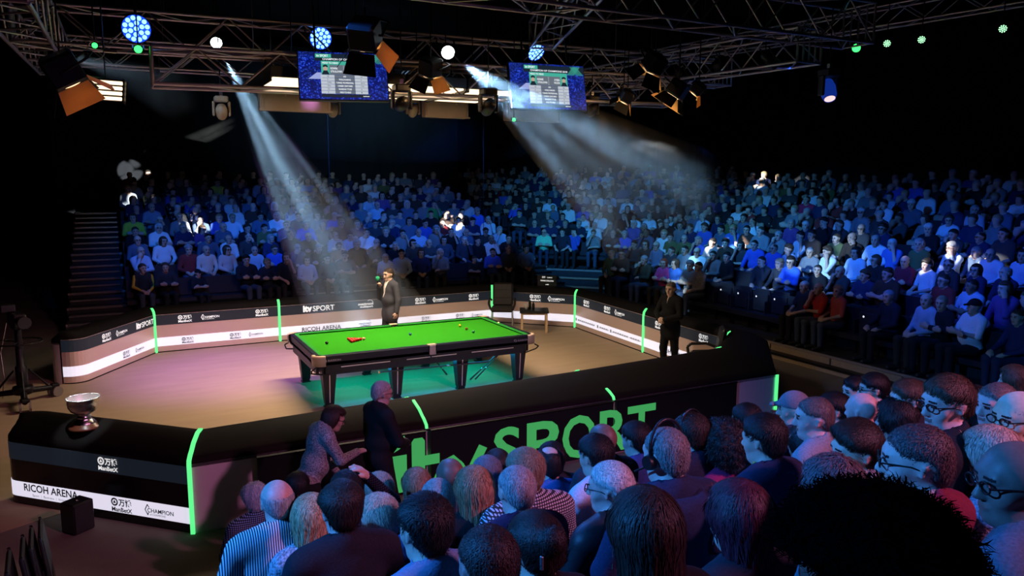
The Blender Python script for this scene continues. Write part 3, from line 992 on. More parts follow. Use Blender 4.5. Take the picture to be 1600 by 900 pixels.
# balls
def ball(label, x, y, col, name='snooker_ball', group=None):
    key = 'ball_%s' % '_'.join('%.2f' % c for c in col)
    if key not in MATS:
        mat(key, col, 0.12)
    mb = MB()
    prof = [(.02625 * math.sin(math.pi * i / 10) + 1e-4, -.02625 * math.cos(math.pi * i / 10)) for i in range(11)]
    o = mb.lathe(prof, 16).build(name, key)
    o.location = (x, y, ZB + .0263)
    return tag(o, label, 'ball', group)
def cloth_px(u, v):
    p = px_z(u, v, ZB + .026)
    return p.x, p.y
ball('black snooker ball alone on the cloth near the racked reds', *cloth_px(510.5, 535.5), (.008, .008, .01))
rx, ry = cloth_px(560, 530)
tipx, tipy = rx + .04, ry
nb = 0
for r_ in range(5):
    for c_ in range(r_ + 1):
        ball('red snooker ball, %s, %s' % (['rack point', 'second rack row', 'third rack row', 'fourth rack row', 'last rack row'][r_], ['nearest the long near rail', 'second from the near rail', 'third from the near rail', 'fourth from the near rail', 'fifth from the near rail'][c_] if r_ else 'touching the pink ball'), tipx - r_ * .0457, ry + (c_ - r_ / 2) * .0528, (.55, .012, .008), 'snooker_ball', 'reds racked in a triangle')
ball('pink snooker ball at the point of the red triangle', tipx + .056, ry, (.85, .36, .28))
ball('blue snooker ball on the middle of the cloth', *cloth_px(641, 522), (.01, .10, .22))
ball('orange yellow snooker ball on the baulk end, beside the brown', *cloth_px(718.5, 508.5), (.85, .50, .03))
ball('brown snooker ball between the yellow and the green', *cloth_px(729, 513.5), (.30, .13, .03))
ball('green snooker ball on the baulk end nearest the long rail', *cloth_px(739.5, 518.5), (.01, .16, .07))
ball('pale cue ball on the cushion at the baulk end', *cloth_px(779, 505), (.80, .72, .30))
# rests hanging beneath the table
def rest(label, a, b):
    o = thing('cue_rest', label, 'cue rest', (0, 0, 0), 0, 'cues and rests hung under the table')
    a = Vector(a); b = Vector(b)
    MB().tube(a, a.lerp(b, .72), .010, .012).build('shaft', 'black_plastic', o)
    MB().tube(a.lerp(b, .72), b, .014, .016).build('butt', 'leather_black', o)
    MB().tube(a.lerp(b, .60), a.lerp(b, .63), .0135).build('ferrule', 'steel', o)
    MB().box(tuple(a), (.03, .02, .05), None, .004).build('head', 'brass', o)
    return o
rest('long cue rest hanging level below the near side of the table', (-.90, -.97, .50), (1.05, -.97, .46))
rest('cue rest slanting to the carpet, the outer one of two', (1.45, -.60, .52), (.80, -.75, .12))
rest('cue rest slanting to the carpet, the inner one of two', (1.55, -.52, .52), (.92, -.70, .10))
rest('short cue rest hanging steeply behind the third table leg', (.20, -.55, .52), (.42, -.62, .22))
def hang(o, p, top=9.99):
    h = MB().tube((p[0], p[1], p[2]), (p[0], p[1], top), .009, None, 6).build('hanger', 'black_metal', o)
    h.matrix_parent_inverse = o.matrix_basis.inverted()
# ------------------------------------------------------------------ trophy
tp_ = px_z(133, 668, .90)
TR = thing('trophy', 'silver bowl trophy on a dark wooden plinth on the barrier top', 'trophy', (tp_.x, tp_.y, .898))
MB().lathe([(.001, .0), (.155, .0), (.16, .012), (.15, .028), (.125, .034), (.118, .055), (.001, .056)], 28).build('plinth', 'trophy_wood', TR)
MB().lathe([(.105, .055), (.10, .075), (.075, .095), (.062, .11), (.07, .12), (.066, .135), (.055, .145), (.075, .165)], 28).build('foot', 'silver', TR)
bw = MB().lathe([(.02, .160), (.08, .166), (.125, .195), (.150, .24), (.157, .285), (.154, .318), (.163, .328), (.165, .34), (.152, .338)], 36).build('bowl', 'silver', TR)
MB().lathe([(.152, .338), (.146, .30), (.13, .24), (.08, .195), (.001, .185)], 36).build('bowl_interior', 'silver_inside', bw)
rim = MB()
for i in range(36):
    a = 2 * math.pi * i / 36
    rim.box((.159 * math.cos(a), .159 * math.sin(a), .339), (.014, .014, .012), None, .003)
rim.build('scalloped_rim', 'silver', TR)['kind'] = 'stuff'

# ------------------------------------------------------------------ leather armchairs
def armchair(label, loc, rz):
    """facing +y"""
    c = thing('armchair', label, 'armchair', loc, rz, 'black leather player chairs')
    MB().box((0, .02, .47), (.54, .52, .10), None, .04).build('seat', 'leather_black', c)
    b = MB()
    for i, (z, w_, y) in enumerate(((.54, .46, -.22), (.70, .52, -.25), (.88, .52, -.28), (1.02, .46, -.31))):
        pass
    M_ = Matrix.Translation((0, -.25, .50)) @ Matrix.Rotation(math.radians(10), 4, 'X')
    b.box((0, 0, .28), (.50, .10, .58), M_, .045)
    bo = b.build('backrest', 'leather_black', c)
    for z in (.2, .4):
        MB().box((0, .052, z), (.44, .012, .012), M_, .003).build('stitching', 'leather_black', bo)
    for sx in (-1, 1):
        MB().path([(sx * .27, .22, .50), (sx * .31, .24, .62), (sx * .31, .18, .68), (sx * .31, -.10, .70), (sx * .28, -.26, .64)], .026, 10).build('armrest', 'leather_black', c)
        MB().tube((sx * .28, .2, .47), (sx * .30, .24, .60), .014).build('arm_bracket', 'steel', c)
        for y in (-.2, .22):
            MB().tube((sx * .24, y, .43), (sx * .26, y * 1.1, 0), .013).build('leg', 'steel', c)
    return c
pc = px_z(800, 505, 0)
armchair('black leather armchair in the far corner beside the small side table', (3.66, 3.70, 0), math.radians(150))
armchair('black leather armchair half hidden behind the near barrier', (4.42, -2.55, 0), math.radians(52))
# ------------------------------------------------------------------ side table, bottles, name board
st = thing('side_table', 'small pale wooden side table with a black top by the corner', 'side table', (4.14, 2.98, 0), math.radians(-28))
st.scale = (1.22, 1.22, 1.0)
MB().box((0, 0, .50), (.56, .46, .05), None, .008).build('table_top', 'black_plastic', st)
MB().box((0, 0, .455), (.50, .40, .04)).build('apron', 'pale_wood', st)
for sx in (-1, 1):
    for sy in (-1, 1):
        MB().box((sx * .235, sy * .185, .238), (.045, .045, .475), None, .004).build('leg', 'pale_wood', st)
def bottle(label, dx, dy, h, r, m):
    R_ = Matrix.Rotation(math.radians(-28), 3, 'Z') @ Vector((dx, dy, 0))
    o = thing('bottle', label, 'bottle', (4.14 + R_.x, 2.98 + R_.y, .526), 0, 'drinks on the side table')
    MB().lathe([(.001, 0), (r, .002), (r, h * .6), (r * .45, h * .78), (r * .38, h * .92), (.001, h * .92)], 14).build('bottle_body', m, o)
    MB().lathe([(r * .42, h * .9), (r * .42, h), (.001, h)], 12).build('cap', 'steel', o)
bottle('dark water bottle at the corner of the side table', -.10, .08, .24, .034, 'bottle_glass')
bottle('dark shorter bottle in the middle of the drinks on the side table', -.02, .0, .20, .034, 'bottle_glass')
for k, (dx, dy) in enumerate(((-.18, -.02), (-.20, .10))):
    R_ = Matrix.Rotation(math.radians(-28), 3, 'Z') @ Vector((dx, dy, 0))
    o = MB().lathe([(.001, 0), (.03, .001), (.036, .13), (.033, .13), (.028, .01), (.001, .01)], 16).build('drinking_glass', 'water_glass')
    o.location = (4.14 + R_.x, 2.98 + R_.y, .526)
    tag(o, ['amber drinking glass at the edge of the side table', 'amber drinking glass behind the bottles on the side table'][k], 'glass', 'drinks on the side table')
nb_ = thing('name_board', 'black name board with white print standing on the corner barrier', 'sign', (4.86, 3.62, .93), math.radians(-46))
MB().box((0, 0, .15), (.50, .03, .30), None, .004).build('panel', 'gloss_black', nb_)
for sx in (-1, 1):
    MB().box((sx * .15, .05, .01), (.03, .14, .02)).build('foot', 'black_metal', nb_)
pp = Print()
pp.text('万博', -.13, .225, None, .045, .03); pp.text('CHAMPION', .0, .23, .13, .028, .01)
pp.text("RONNIE O'SULLIVAN", -.165, .145, .33, .036, .02); small_print(pp, -.04, .04, .06, .02)
pp.lay('printed_name', 'print_white', nb_, (0, -.016, 0), (1, 0, 0), (0, 0, 1), .002)

# ------------------------------------------------------------------ speaker box and trophy stand case
q = px_z(123, 828, 0)
sb = thing('speaker_box', 'small black loudspeaker box on the floor before the trophy barrier', 'speaker', (q.x, q.y, 0), math.radians(38))
MB().box((0, 0, .16), (.23, .21, .32), None, .014).build('cabinet', 'black_plastic', sb)
MB().box((0, -.106, .16), (.20, .008, .28)).build('grille', 'black_cloth', sb)
MB().lathe([(.001, 0), (.024, .002), (.024, .006), (.001, .007)], 14, (0, .0, .319)).build('badge', 'steel', sb)
MB().path([(.1, .1, .01), (.3, .22, .008), (.5, .3, .008), (.7, .25, .008)], .006).build('cable', 'black_plastic', sb)

# ------------------------------------------------------------------ television camera on a pedestal
cp = px_z(38, 632, 0)
CP = thing('camera_pedestal', 'black television camera pedestal on three wheels beside the rounded barrier', 'camera pedestal', (cp.x, cp.y, 0), .3)
MB().lathe([(.06, .22), (.085, .26), (.085, .62), (.06, .64), (.055, 1.02), (.05, 1.05), (.05, 1.22)], 16).build('column', 'black_metal', CP)
MB().lathe([(.055, .60), (.056, .60), (.052, .98)], 12, (0, 0, 0)).build('inner_column', 'steel', CP)
rg = MB()
for i in range(24):
    a, b = 2 * math.pi * i / 24, 2 * math.pi * (i + 1) / 24
    rg.tube((.32 * math.cos(a), .32 * math.sin(a), 1.02), (.32 * math.cos(b), .32 * math.sin(b), 1.02), .014, None, 6)
for i in range(3):
    a = 2 * math.pi * i / 3
    rg.tube((0, 0, 1.02), (.32 * math.cos(a), .32 * math.sin(a), 1.02), .01, None, 6)
rg.build('steering_ring', 'black_metal', CP)
MB().lathe([(.001, .30), (.14, .30), (.15, .26), (.13, .18), (.001, .18)], 16).build('hub', 'black_metal', CP)
for i in range(3):
    a = 2 * math.pi * i / 3 + .35
    e = (.52 * math.cos(a), .52 * math.sin(a), .16)
    lg = MB().tube((0, 0, .22), e, .05, .04).build('leg', 'black_metal', CP)
    MB().tube((.12 * math.cos(a), .12 * math.sin(a), .55), (.42 * math.cos(a), .42 * math.sin(a), .20), .016).build('brace', 'black_metal', CP)
    for s in (-.05, .05):
        w1 = Vector(e) + Vector((-math.sin(a) * s, math.cos(a) * s, -.07))
        w2 = w1 + Vector((-math.sin(a) * .03, math.cos(a) * .03, 0)) * (1 if s > 0 else -1)
        MB().tube(w1, w2, .085, None, 20).build('wheel', 'wheel_grey', lg)
    MB().box((e[0], e[1], .19), (.12, .12, .06), None, .015).build('wheel_guard', 'black_metal', lg)
TC = thing('television_camera', 'black broadcast camera mounted above the pedestal in the dark', 'camera', (cp.x, cp.y, 1.22), .3)
MB().box((0, 0, .16), (.18, .46, .22), None, .02).build('camera_body', 'black_plastic', TC)
MB().tube((0, -.23, .17), (0, -.52, .17), .075, .095).build('lens', 'black_plastic', TC)
MB().box((-.10, .08, .34), (.20, .16, .12), None, .012).build('viewfinder', 'black_plastic', TC)
MB().tube((.05, .1, .05), (.28, .52, -.12), .012).build('pan_bar', 'black_metal', TC)
MB().box((0, 0, .03), (.14, .20, .05), None, .01).build('pan_head', 'black_metal', TC)
MB().path([(-.1, .2, .1), (-.2, .3, -.4), (-.18, .32, -.8), (-.22, .35, -1.15)], .009).build('cable', 'steel', TC)

# ------------------------------------------------------------------ folded chairs, bottom corner
for i, (u, v) in enumerate([(86, 818), (72, 832), (59, 847), (38, 868), (14, 897)]):
    p_ = px_z(u, v, .86)
    lb = ['topmost folded black chair of the leaning row in the corner', 'second folded black chair of the leaning row in the corner', 'middle folded black chair of the leaning row in the corner',
          'fourth folded black chair of the leaning row in the corner', 'lowest folded black chair of the leaning row, cut by the frame'][i]
    fc = thing('folded_chair', lb, 'chair', (p_.x, p_.y, 0), math.radians(94), 'folded black chairs in the corner')
    Mx = Matrix.Rotation(math.radians(-7), 4, 'X')
    MB().box((0, 0, .68), (.44, .035, .34), Mx, .014).build('backrest', 'seat_plastic', fc)
    MB().box((0, .045, .36), (.42, .03, .36), Mx, .014).build('seat', 'seat_plastic', fc)
    for sx in (-1, 1):
        fr = MB(); fr.tube(Mx @ Vector((sx * .21, 0, .0)), Mx @ Vector((sx * .21, 0, .86)), .012); fr.build('leg', 'steel', fc)
        fr = MB(); fr.tube(Mx @ Vector((sx * .18, .05, .0)), Mx @ Vector((sx * .18, .03, .58)), .012); fr.build('leg', 'steel', fc)

# ------------------------------------------------------------------ trusses
_unit = MB().tube((0, 0, 0), (0, 0, 1), 1, None, 8).mesh('truss_tube', 'truss_alu')
def bar(name, a, b, r, parent):
    a = Vector(a); b = Vector(b)
    o = link(name, _unit, parent)
    d = b - a
    o.location = a
    o.rotation_mode = 'QUATERNION'
    o.rotation_quaternion = d.to_track_quat('Z', 'Y')
    o.scale = (r, r, d.length)
    return o
def truss(label, a, b, wid, hei, step=.55, r=.026, rb=.013, drop=None):
    """box truss from a to b (lower centre line)"""
    root = thing('lighting_truss', label, 'truss', (0, 0, 0), 0, 'aluminium box trusses of the lighting rig')
    a = Vector(a); b = Vector(b)
    d = (b - a); L = d.length; d.normalize()
    s = d.cross(Vector((0, 0, 1))).normalized() * (wid / 2)
    up = Vector((0, 0, hei))
    offs = [-s, s, -s + up, s + up]
    for o_ in offs:
        bar('chord', a + o_, b + o_, r, root)
    n = max(2, int(L / step))
    for i in range(n):
        p0 = a + d * (L * i / n); p1 = a + d * (L * (i + 1) / n)
        for f, g_ in ((0, 2), (1, 3), (0, 1), (2, 3)):
            x, y = (f, g_) if i % 2 == 0 else (g_, f)
            bar('brace', p0 + offs[x], p1 + offs[y], rb, root)
    for p0 in (a, b):
        for f, g_ in ((0, 1), (1, 3), (3, 2), (2, 0)):
            bar('end_frame', p0 + offs[f], p0 + offs[g_], rb * 1.3, root)
        for q_ in (.25, .5, .75):
            bar('end_bar', p0 + offs[0].lerp(offs[1], q_), p0 + offs[2].lerp(offs[3], q_), rb, root)
    # steel slings up to the ceiling
    for q_ in (.15, .85):
        p0 = a + d * (L * q_) + up
        bar('sling', p0, Vector((p0.x, p0.y, 9.99)), .006, root)
    return root
truss('box truss along the near edge of the table canopy, ending above the back stand', (-3.95, -.95, 4.82), (4.9, -.95, 4.95), .50, .48)
truss('box truss over the middle of the table carrying the round blue lamps', (-5.6, .25, 5.42), (7.2, .25, 5.55), .50, .52)
truss('high box truss above the near barrier, ending beside the green lamps', (-6.5, -4.25, 5.62), (5.75, -4.25, 5.62), .55, .58)
truss('distant box truss parallel to the back barrier', (-5.5, 4.8, 5.75), (8.2, 4.8, 5.75), .50, .50)
truss('dim box truss running over the side stand with green lamps beneath', (8.75, -7.5, 6.35), (7.9, 3.5, 6.45), .35, .35, .5, .02, .010)
truss('box truss crossing overhead at the left end of the rig', (-5.35, -3.9, 5.2), (-5.35, 4.6, 5.5), .50, .60)
truss('box truss crossing overhead at the right end of the rig', (5.0, -4.0, 5.35), (5.0, 4.6, 5.5), .50, .50)
truss('box truss slanting over the middle of the rig', (1.0, -4.0, 5.9), (2.6, .0, 5.95), .45, .45)

# ------------------------------------------------------------------ table canopy lights
for i, x in enumerate((-1.94, -.92, .10, 1.12)):
    lb = ['warm soft panel lamp of the table canopy, at the far left of the row', 'warm soft panel lamp of the table canopy, behind the first screen',
          'warm soft panel lamp of the table canopy, between the two screens', 'warm soft panel lamp of the table canopy, behind the second screen'][i]
    c = thing('canopy_lamp', lb, 'lamp', (x, -.2, 4.96), 0, 'soft panel lamps above the table')
    MB().box((0, 0, .13), (1.0, 1.86, .16), None, .01).build('housing', 'black_metal', c)
    for y in (-.62, 0, .62):
        MB().box((0, y, .035), (.92, .54, .03), None, .006).build('diffuser', 'tungsten', c)
    for sx in (-1, 1):
        MB().box((sx * .49, 0, .03), (.02, 1.86, .08)).build('lip', 'black_metal', c)
    for sx in (-1, 1):
        MB().tube((sx * .4, 0, .2), (sx * .4, 0, .6), .015).build('hanger', 'black_metal', c)
    hang(c, (x, -.2, 5.1))
for i, (u0, u1) in enumerate([(385, 500), (668, 752), (832, 948)]):
    pa = px_at(u0, 152, 14.2); pb = px_at(u1, 160, 14.2)
    lb = ['brown hanging lamp case below the canopy beside the white beam', 'brown hanging lamp case below the canopy between the screens', 'brown hanging lamp case below the second screen'][i]
    c = thing('lamp_case', lb, 'lamp case', ((pa.x + pb.x) / 2, 1.35, 4.74), 0, 'brown cases hanging behind the canopy')
    w_ = abs(pb.x - pa.x)
    MB().box((0, 0, .17), (w_, .22, .34), None, .012).build('case', 'skirt_panel', c)
    MB().box((0, -.115, .01), (w_ + .04, .03, .03)).build('lower_trim', 'skirt_panel', c)
    for s in (-1, 1):
        MB().box((s * (w_ / 2 - .04), -.118, .17), (.03, .02, .32)).build('side_trim', 'skirt_panel', c)
        MB().lathe([(.001, 0), (.02, .0), (.001, .03)], 8, (s * .18, -.12, .25)).build('stud', 'brass', c)
        MB().tube((s * w_ * .3, 0, .34), (s * w_ * .3, 0, 5.25), .012).build('hanger', 'black_metal', c)

# ------------------------------------------------------------------ lamps
def orient(o, loc, target):
    o.location = loc
    d = Vector(target) - Vector(loc)
    o.rotation_mode = 'QUATERNION'
    o.rotation_quaternion = d.to_track_quat('Z', 'Y')     # local +z looks at target
LAMPG = 'lamps of the lighting rig'
def par_lamp(label, loc, target, r=.17, led='led_bluewhite', plate='lens_blue', rings=((0, 1), (.42, 6), (.78, 12)), rd=.17, depth=.22):
    o = thing('par_lamp', label, 'stage lamp', (0, 0, 0), 0, LAMPG)
    orient(o, loc, target)
    MB().lathe([(.001, -depth), (r * .8, -depth), (r * 1.02, -depth * .6), (r * 1.05, .01), (r * 1.0, .012), (r * 1.0, -.005)], 24).build('can', 'black_metal', o)
    MB().lathe([(.001, -.004), (r, -.004), (r, -.010), (.001, -.010)][::-1], 24).build('lens_plate', plate, o)
    for rr, n in rings:
        for i in range(n):
            a = 2 * math.pi * i / n + rr
            MB().lathe([(r * rd, .0), (r * rd * .8, .010), (.001, .013)], 10, (r * rr * math.cos(a), r * rr * math.sin(a), -.004)).build('led', led, o)
    for s in (-1, 1):
        MB().path([(s * r * 1.08, 0, -.08), (s * r * 1.2, 0, -.1), (s * r * 1.2, r * .4, -.3)], .012, 6).build('yoke', 'black_metal', o)
    hang(o, o.matrix_basis @ Vector((0, 0, -.12)))
    return o
near_tgt = Vector((-3.4, -9.5, 2.4))
par_lamp('big round blue lamp with clustered diodes nearest the dark side', px_at(213, 45, 10.5), CAM_POS + Vector((1.2, 0, -.6)), .185)
par_lamp('round blue lamp with clustered diodes above the first screen', px_at(501, 60, 12.3), (-1.9, -11, 2.0), .175)
par_lamp('tilted blue lamp with clustered diodes above the second screen', px_at(838, 82, 14), (-.6, -6.4, 3.2) if False else (3.9, -9.0, -1.0), .17)
par_lamp('blue lamp seen almost edge on at the end of the rig', px_at(1130, 105, 15.5), (13.0, -5.0, -1.5), .17)
def small_lamp(label, loc, target, r, m):
    o = thing('stage_lamp', label, 'stage lamp', (0, 0, 0), 0, LAMPG)
    orient(o, loc, target)
    MB().lathe([(.001, -.32), (r * .8, -.30), (r * 1.1, -.18), (r * 1.15, .0), (r * 1.0, .01), (r, 0)], 20).build('can', 'black_metal', o)
    MB().lathe([(r, -.01), (r * .7, .015), (.001, .03)], 20).build('lens', m, o)
    for s in (-1, 1):
        MB().path([(s * r * 1.15, 0, -.1), (s * r * 1.35, 0, -.12), (s * r * 1.35, r, -.34)], .012, 6).build('yoke', 'black_metal', o)
    hang(o, o.matrix_basis @ Vector((0, 0, -.25)))
    return o
small_lamp('white profile lamp throwing a smoky beam onto the presenter', BEAM1[0], (-3.6, -8, 3.2), .095, 'lens_white')
small_lamp('white profile lamp throwing a smoky beam to the corner stand', BEAM2[0], (-1.6, -8, 3.0), .095, 'lens_white')
small_lamp('small hot green lamp under the big blue lamp', px_at(216, 77, 10.2), CAM_POS, .05, 'lens_greenhot')
small_lamp('faint green lamp beside a hanging cable loop', px_at(148, 71, 10.2), CAM_POS, .035, 'lens_greenhot')
small_lamp('hot green lamp at the corner of the high truss', px_at(1338, 75, 13.4), CAM_POS, .07, 'lens_greenhot')
small_lamp('small green lamp hanging below the second screen', px_at(803, 187, 13.0), CAM_POS, .03, 'lens_greenhot')
for (u, v, D, lb) in [(1386, 68, 13.2, 'green diode lamp on the dim truss, nearest the high truss'), (1440, 62, 12.8, 'green diode lamp on the dim truss, second along'), (1567, 45, 12.0, 'green diode lamp on the dim truss, farthest along')]:
    par_lamp(lb, px_at(u, v, D), CAM_POS, .062, 'lens_greensoft', 'black_plastic', ((0, 1), (.42, 6), (.8, 10)), .15, .12)
def mover(label, top, tgt, s=1.0, lens='black_plastic', body='black_plastic', lit=None):
    """moving head lamp hanging below point top"""
    o = thing('moving_lamp', label, 'stage lamp', top, 0, LAMPG)
    MB().box((0, 0, -.06 * s), (.26 * s, .24 * s, .12 * s), None, .02).build('base', body, o)
    MB().box((0, 0, .03), (.05, .05, .10)).build('clamp', 'steel', o)
    for sx in (-1, 1):
        MB().box((sx * .15 * s, 0, -.25 * s), (.045 * s, .12 * s, .30 * s), None, .015).build('yoke_arm', body, o)
    hang(o, Vector(top))
    h = thing('lamp_head', '', None)
    del h['label']
    h.parent = o
    d = Vector(tgt) - (Vector(top) + Vector((0, 0, -.3 * s)))
    h.location = (0, 0, -.31 * s)
    h.rotation_mode = 'QUATERNION'
    h.rotation_quaternion = d.to_track_quat('Z', 'Y')
    MB().lathe([(.001, -.17 * s), (.09 * s, -.15 * s), (.115 * s, -.05 * s), (.11 * s, .10 * s), (.085 * s, .17 * s), (.08 * s, .165 * s)], 16).build('lamp_head_shell', lit or body, h)
    MB().lathe([(.08 * s, .160 * s), (.04 * s, .172 * s), (.001, .175 * s)], 16).build('lens', lens, h)
    return o
mover('dim moving lamp below the left end of the table truss', px_at(345, 150, 12.3), (-2, 8, 0), .8, body='skirt_panel')
mover('brown lit moving lamp below the first screen', px_at(520, 152, 14.5), (0, 10, 0), .8, body='skirt_panel')
mover('brown lit moving lamp below the canopy between the screens', px_at(645, 152, 14.5), (2, 10, 0), .8, body='skirt_panel')
mover('black moving lamp silhouetted against the canopy, nearer the first screen', px_at(627, 132, 11.2), (0, 10, 3.0), .9, 'lens_blue')
mover('black moving lamp silhouetted against the canopy, nearer the second screen', px_at(763, 138, 11.6), (2, 9, 0), .9, 'lens_pink')
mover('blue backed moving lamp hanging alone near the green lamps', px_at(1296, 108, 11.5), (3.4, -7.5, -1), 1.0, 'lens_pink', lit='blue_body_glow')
mover('black moving lamp hanging beside the second screen', px_at(925, 150, 13.5), (6, 10, 0), .8, 'lens_blue')
mover('black moving lamp hanging by the gold flap lamp', px_at(975, 140, 13), (8, 6, 0), .8)
def flap_lamp(label, loc, tgt, s=1.0, lens='tungsten_dim', roll=0):
    """fresnel lamp with four hinged flaps"""
    o = thing('flap_lamp', label, 'stage lamp', (0, 0, 0), 0, LAMPG)
    orient(o, loc, tgt)
    o.rotation_quaternion = o.rotation_quaternion @ Matrix.Rotation(roll, 3, 'Z').to_quaternion()
    MB().box((0, 0, -.16 * s), (.34 * s, .34 * s, .32 * s), None, .03).build('lamp_body', 'black_metal', o)
    MB().lathe([(.14 * s, .0), (.08 * s, .02), (.001, .03)], 18, (0, 0, .002)).build('lens', lens, o)
    for i in range(4):
        Mf = Matrix.Rotation(i * math.pi / 2, 4, 'Z') @ Matrix.Translation((.17 * s, 0, .01)) @ Matrix.Rotation(math.radians(-52), 4, 'Y')
        f = MB().add([(0, -.16 * s, 0), (0, .16 * s, 0), (.26 * s, .21 * s, 0), (.26 * s, -.21 * s, 0), (0, -.16 * s, -.006), (0, .16 * s, -.006), (.26 * s, .21 * s, -.006), (.26 * s, -.21 * s, -.006)],
                 [(0, 3, 2, 1), (4, 5, 6, 7), (0, 1, 5, 4), (1, 2, 6, 5), (2, 3, 7, 6), (3, 0, 4, 7)], False, Mf)
        f.build('flap', 'foil_gold' if i in (1, 2) else 'black_metal', o)
    for sx in (-1, 1):
        MB().path([(sx * .18 * s, 0, -.16 * s), (sx * .22 * s, 0, -.16 * s), (sx * .22 * s, .28 * s, -.2 * s), (0, .34 * s, -.2 * s)], .014, 6).build('yoke', 'black_metal', o)
    hang(o, o.matrix_basis @ Vector((0, 0, -.2 * s)))
    l = bpy.data.lights.new('flap_lamp_light', 'SPOT')
    l.energy = 18 * s; l.color = (1, .55, .22); l.spot_size = math.radians(172); l.shadow_soft_size = .08
    lo = bpy.data.objects.new('flap_lamp_light', l)
    COL.objects.link(lo)
    lo.location = Vector(loc) + (Vector(tgt) - Vector(loc)).normalized() * .06
    lo.rotation_euler = (Vector(tgt) - Vector(loc)).to_track_quat('-Z', 'Y').to_euler()
    return o
flap_lamp('large gold flapped lamp hanging at the dark left end', px_at(112, 130, 8.5), (-2.6, -1.2, .5), 1.05, roll=.5)
flap_lamp('black flapped lamp hanging in front of the first screen', px_at(572, 72, 8.8), (-.2, -.4, .4), .95, roll=.2)
flap_lamp('black flapped lamp hanging between the two screens', px_at(672, 118, 11.0), (.2, .4, .4), .8, roll=.9)
flap_lamp('black flapped lamp hanging near the second screen', px_at(1015, 110, 11.0), (1.2, .2, .4), .8, roll=.4)
flap_lamp('small gold flapped lamp hanging alone right of the screens', px_at(1052, 150, 12.0), (1.2, -.6, .2), .8, roll=.2)
flap_lamp('dim flapped lamp hanging behind the gold one', px_at(1085, 145, 12.6), (2.6, 2.0, .2), .6, roll=1.2)
flap_lamp('small flapped lamp hanging right below the second screen', px_at(975, 158, 12.6), (2.0, 1.6, .2), .6, roll=.8)
sx_ = px_at(166, 141, 10.0)
so = thing('tube_lamp', 'tilted tube lamp with four glowing strips beside the gold flaps', 'stage lamp', (0, 0, 0), 0, LAMPG)
orient(so, sx_, (-2.9, -7.0, 2.2))
MB().box((0, 0, -.05), (.42, .30, .08), None, .01).build('tray', 'black_metal', so)
for i in range(4):
    MB().tube((-.19, -.105 + .07 * i, 0), (.19, -.105 + .07 * i, 0), .024, None, 10).build('tube', 'tungsten', so)
for sx in (-1, 1):
    MB().box((sx * .22, 0, .02), (.012, .32, .14)).build('flap', 'black_metal', so)
hang(so, sx_)
for n_, (l_, t_, c_, p_, a_) in enumerate(WASH):
    b_ = Vector(l_); d_ = (Vector(t_) - b_).normalized()
    small_lamp('dark wash lamp aimed at the %s' % ['left end of the back stand', 'middle of the back stand', 'aisle end of the back stand', 'corner stand', 'far end of the side stand', 'middle of the side stand', 'near end of the side stand'][n_],
               b_ - d_ * .16, t_, .08, 'lens_blue')
# hanging cables
for n_, (u, v0, v1, D, lb) in enumerate([(511, 158, 345, 19, 'thin brown drop cable hanging before the back stand'), (755, 160, 420, 21, 'thin brown drop cable hanging before the middle aisle')]):
    a = px_at(u, v0, D); b = px_at(u, v1, D)
    o = MB().tube((a.x, a.y, 9.9), (a.x, a.y, b.z), .007, None, 6).build('drop_cable', 'black_paint')
    tag(o, lb, 'cable')
lc = thing('cable_loop', 'black cable loop with a clamp hanging at the dark left end', 'cable')
pts = [px_at(150 + 14 * math.cos(a), 78 + 15 * math.sin(a), 9.8) for a in np.linspace(-.4, 5.2, 18)]
MB().path(pts, .008, 6).build('loop', 'truss_alu', lc)
MB().box(tuple(px_at(172, 80, 9.8)), (.16, .06, .05), None, .01).build('clamp', 'steel', lc)

# ------------------------------------------------------------------ hanging screens
def screen_mat():
    m, nt, b = new_mat('screen_blue')
    tc = nt.nodes.new('ShaderNodeTexCoord')
    vo = nt.nodes.new('ShaderNodeTexVoronoi'); vo.inputs['Scale'].default_value = 38
    nz = nt.nodes.new('ShaderNodeTexNoise'); nz.inputs['Scale'].default_value = 5
    nt.links.new(tc.outputs['Object'], vo.inputs['Vector'])
    nt.links.new(tc.outputs['Object'], nz.inputs['Vector'])
    r = nt.nodes.new('ShaderNodeValToRGB')
    e = r.color_ramp.elements
    e[0].position = .0; e[0].color = (.30, .50, 1, 1)
    e[1].position = .6; e[1].color = (.0, .006, .16, 1)
    x = e.new(.22); x.color = (.01, .06, .75, 1)
    nt.links.new(vo.outputs['Distance'], r.inputs[0])
    r2 = nt.nodes.new('ShaderNodeMapRange'); r2.inputs[1].default_value = .35; r2.inputs[2].default_value = .65
    nt.links.new(nz.outputs[0], r2.inputs[0])
    mx = nt.nodes.new('ShaderNodeMix'); mx.data_type = 'RGBA'
    mx.inputs[7].default_value = (.004, .012, .05, 1)
    nt.links.new(r.outputs[0], mx.inputs[6])
    r3 = nt.nodes.new('ShaderNodeMath'); r3.operation = 'MULTIPLY'; r3.inputs[1].default_value = .6
    nt.links.new(r2.outputs[0], r3.inputs[0])
    nt.links.new(r3.outputs[0], mx.inputs[0])
    nt.links.new(mx.outputs[2], b.inputs['Emission Color'])
    b.inputs['Emission Strength'].default_value = .9
    b.inputs['Base Color'].default_value = (.01, .01, .01, 1)
screen_mat()
emis('scr_dark', (.006, .016, .03), 1)
emis('scr_grey', (.13, .16, .20), 1)
emis('scr_pale', (.50, .55, .62), 1)
emis('scr_green', (.05, .42, .32), 1)
emis('scr_face', (.50, .34, .28), 1)
emis('scr_white', (.9, .95, 1), 1)
emis('scr_lilac', (.32, .38, .72), 1)
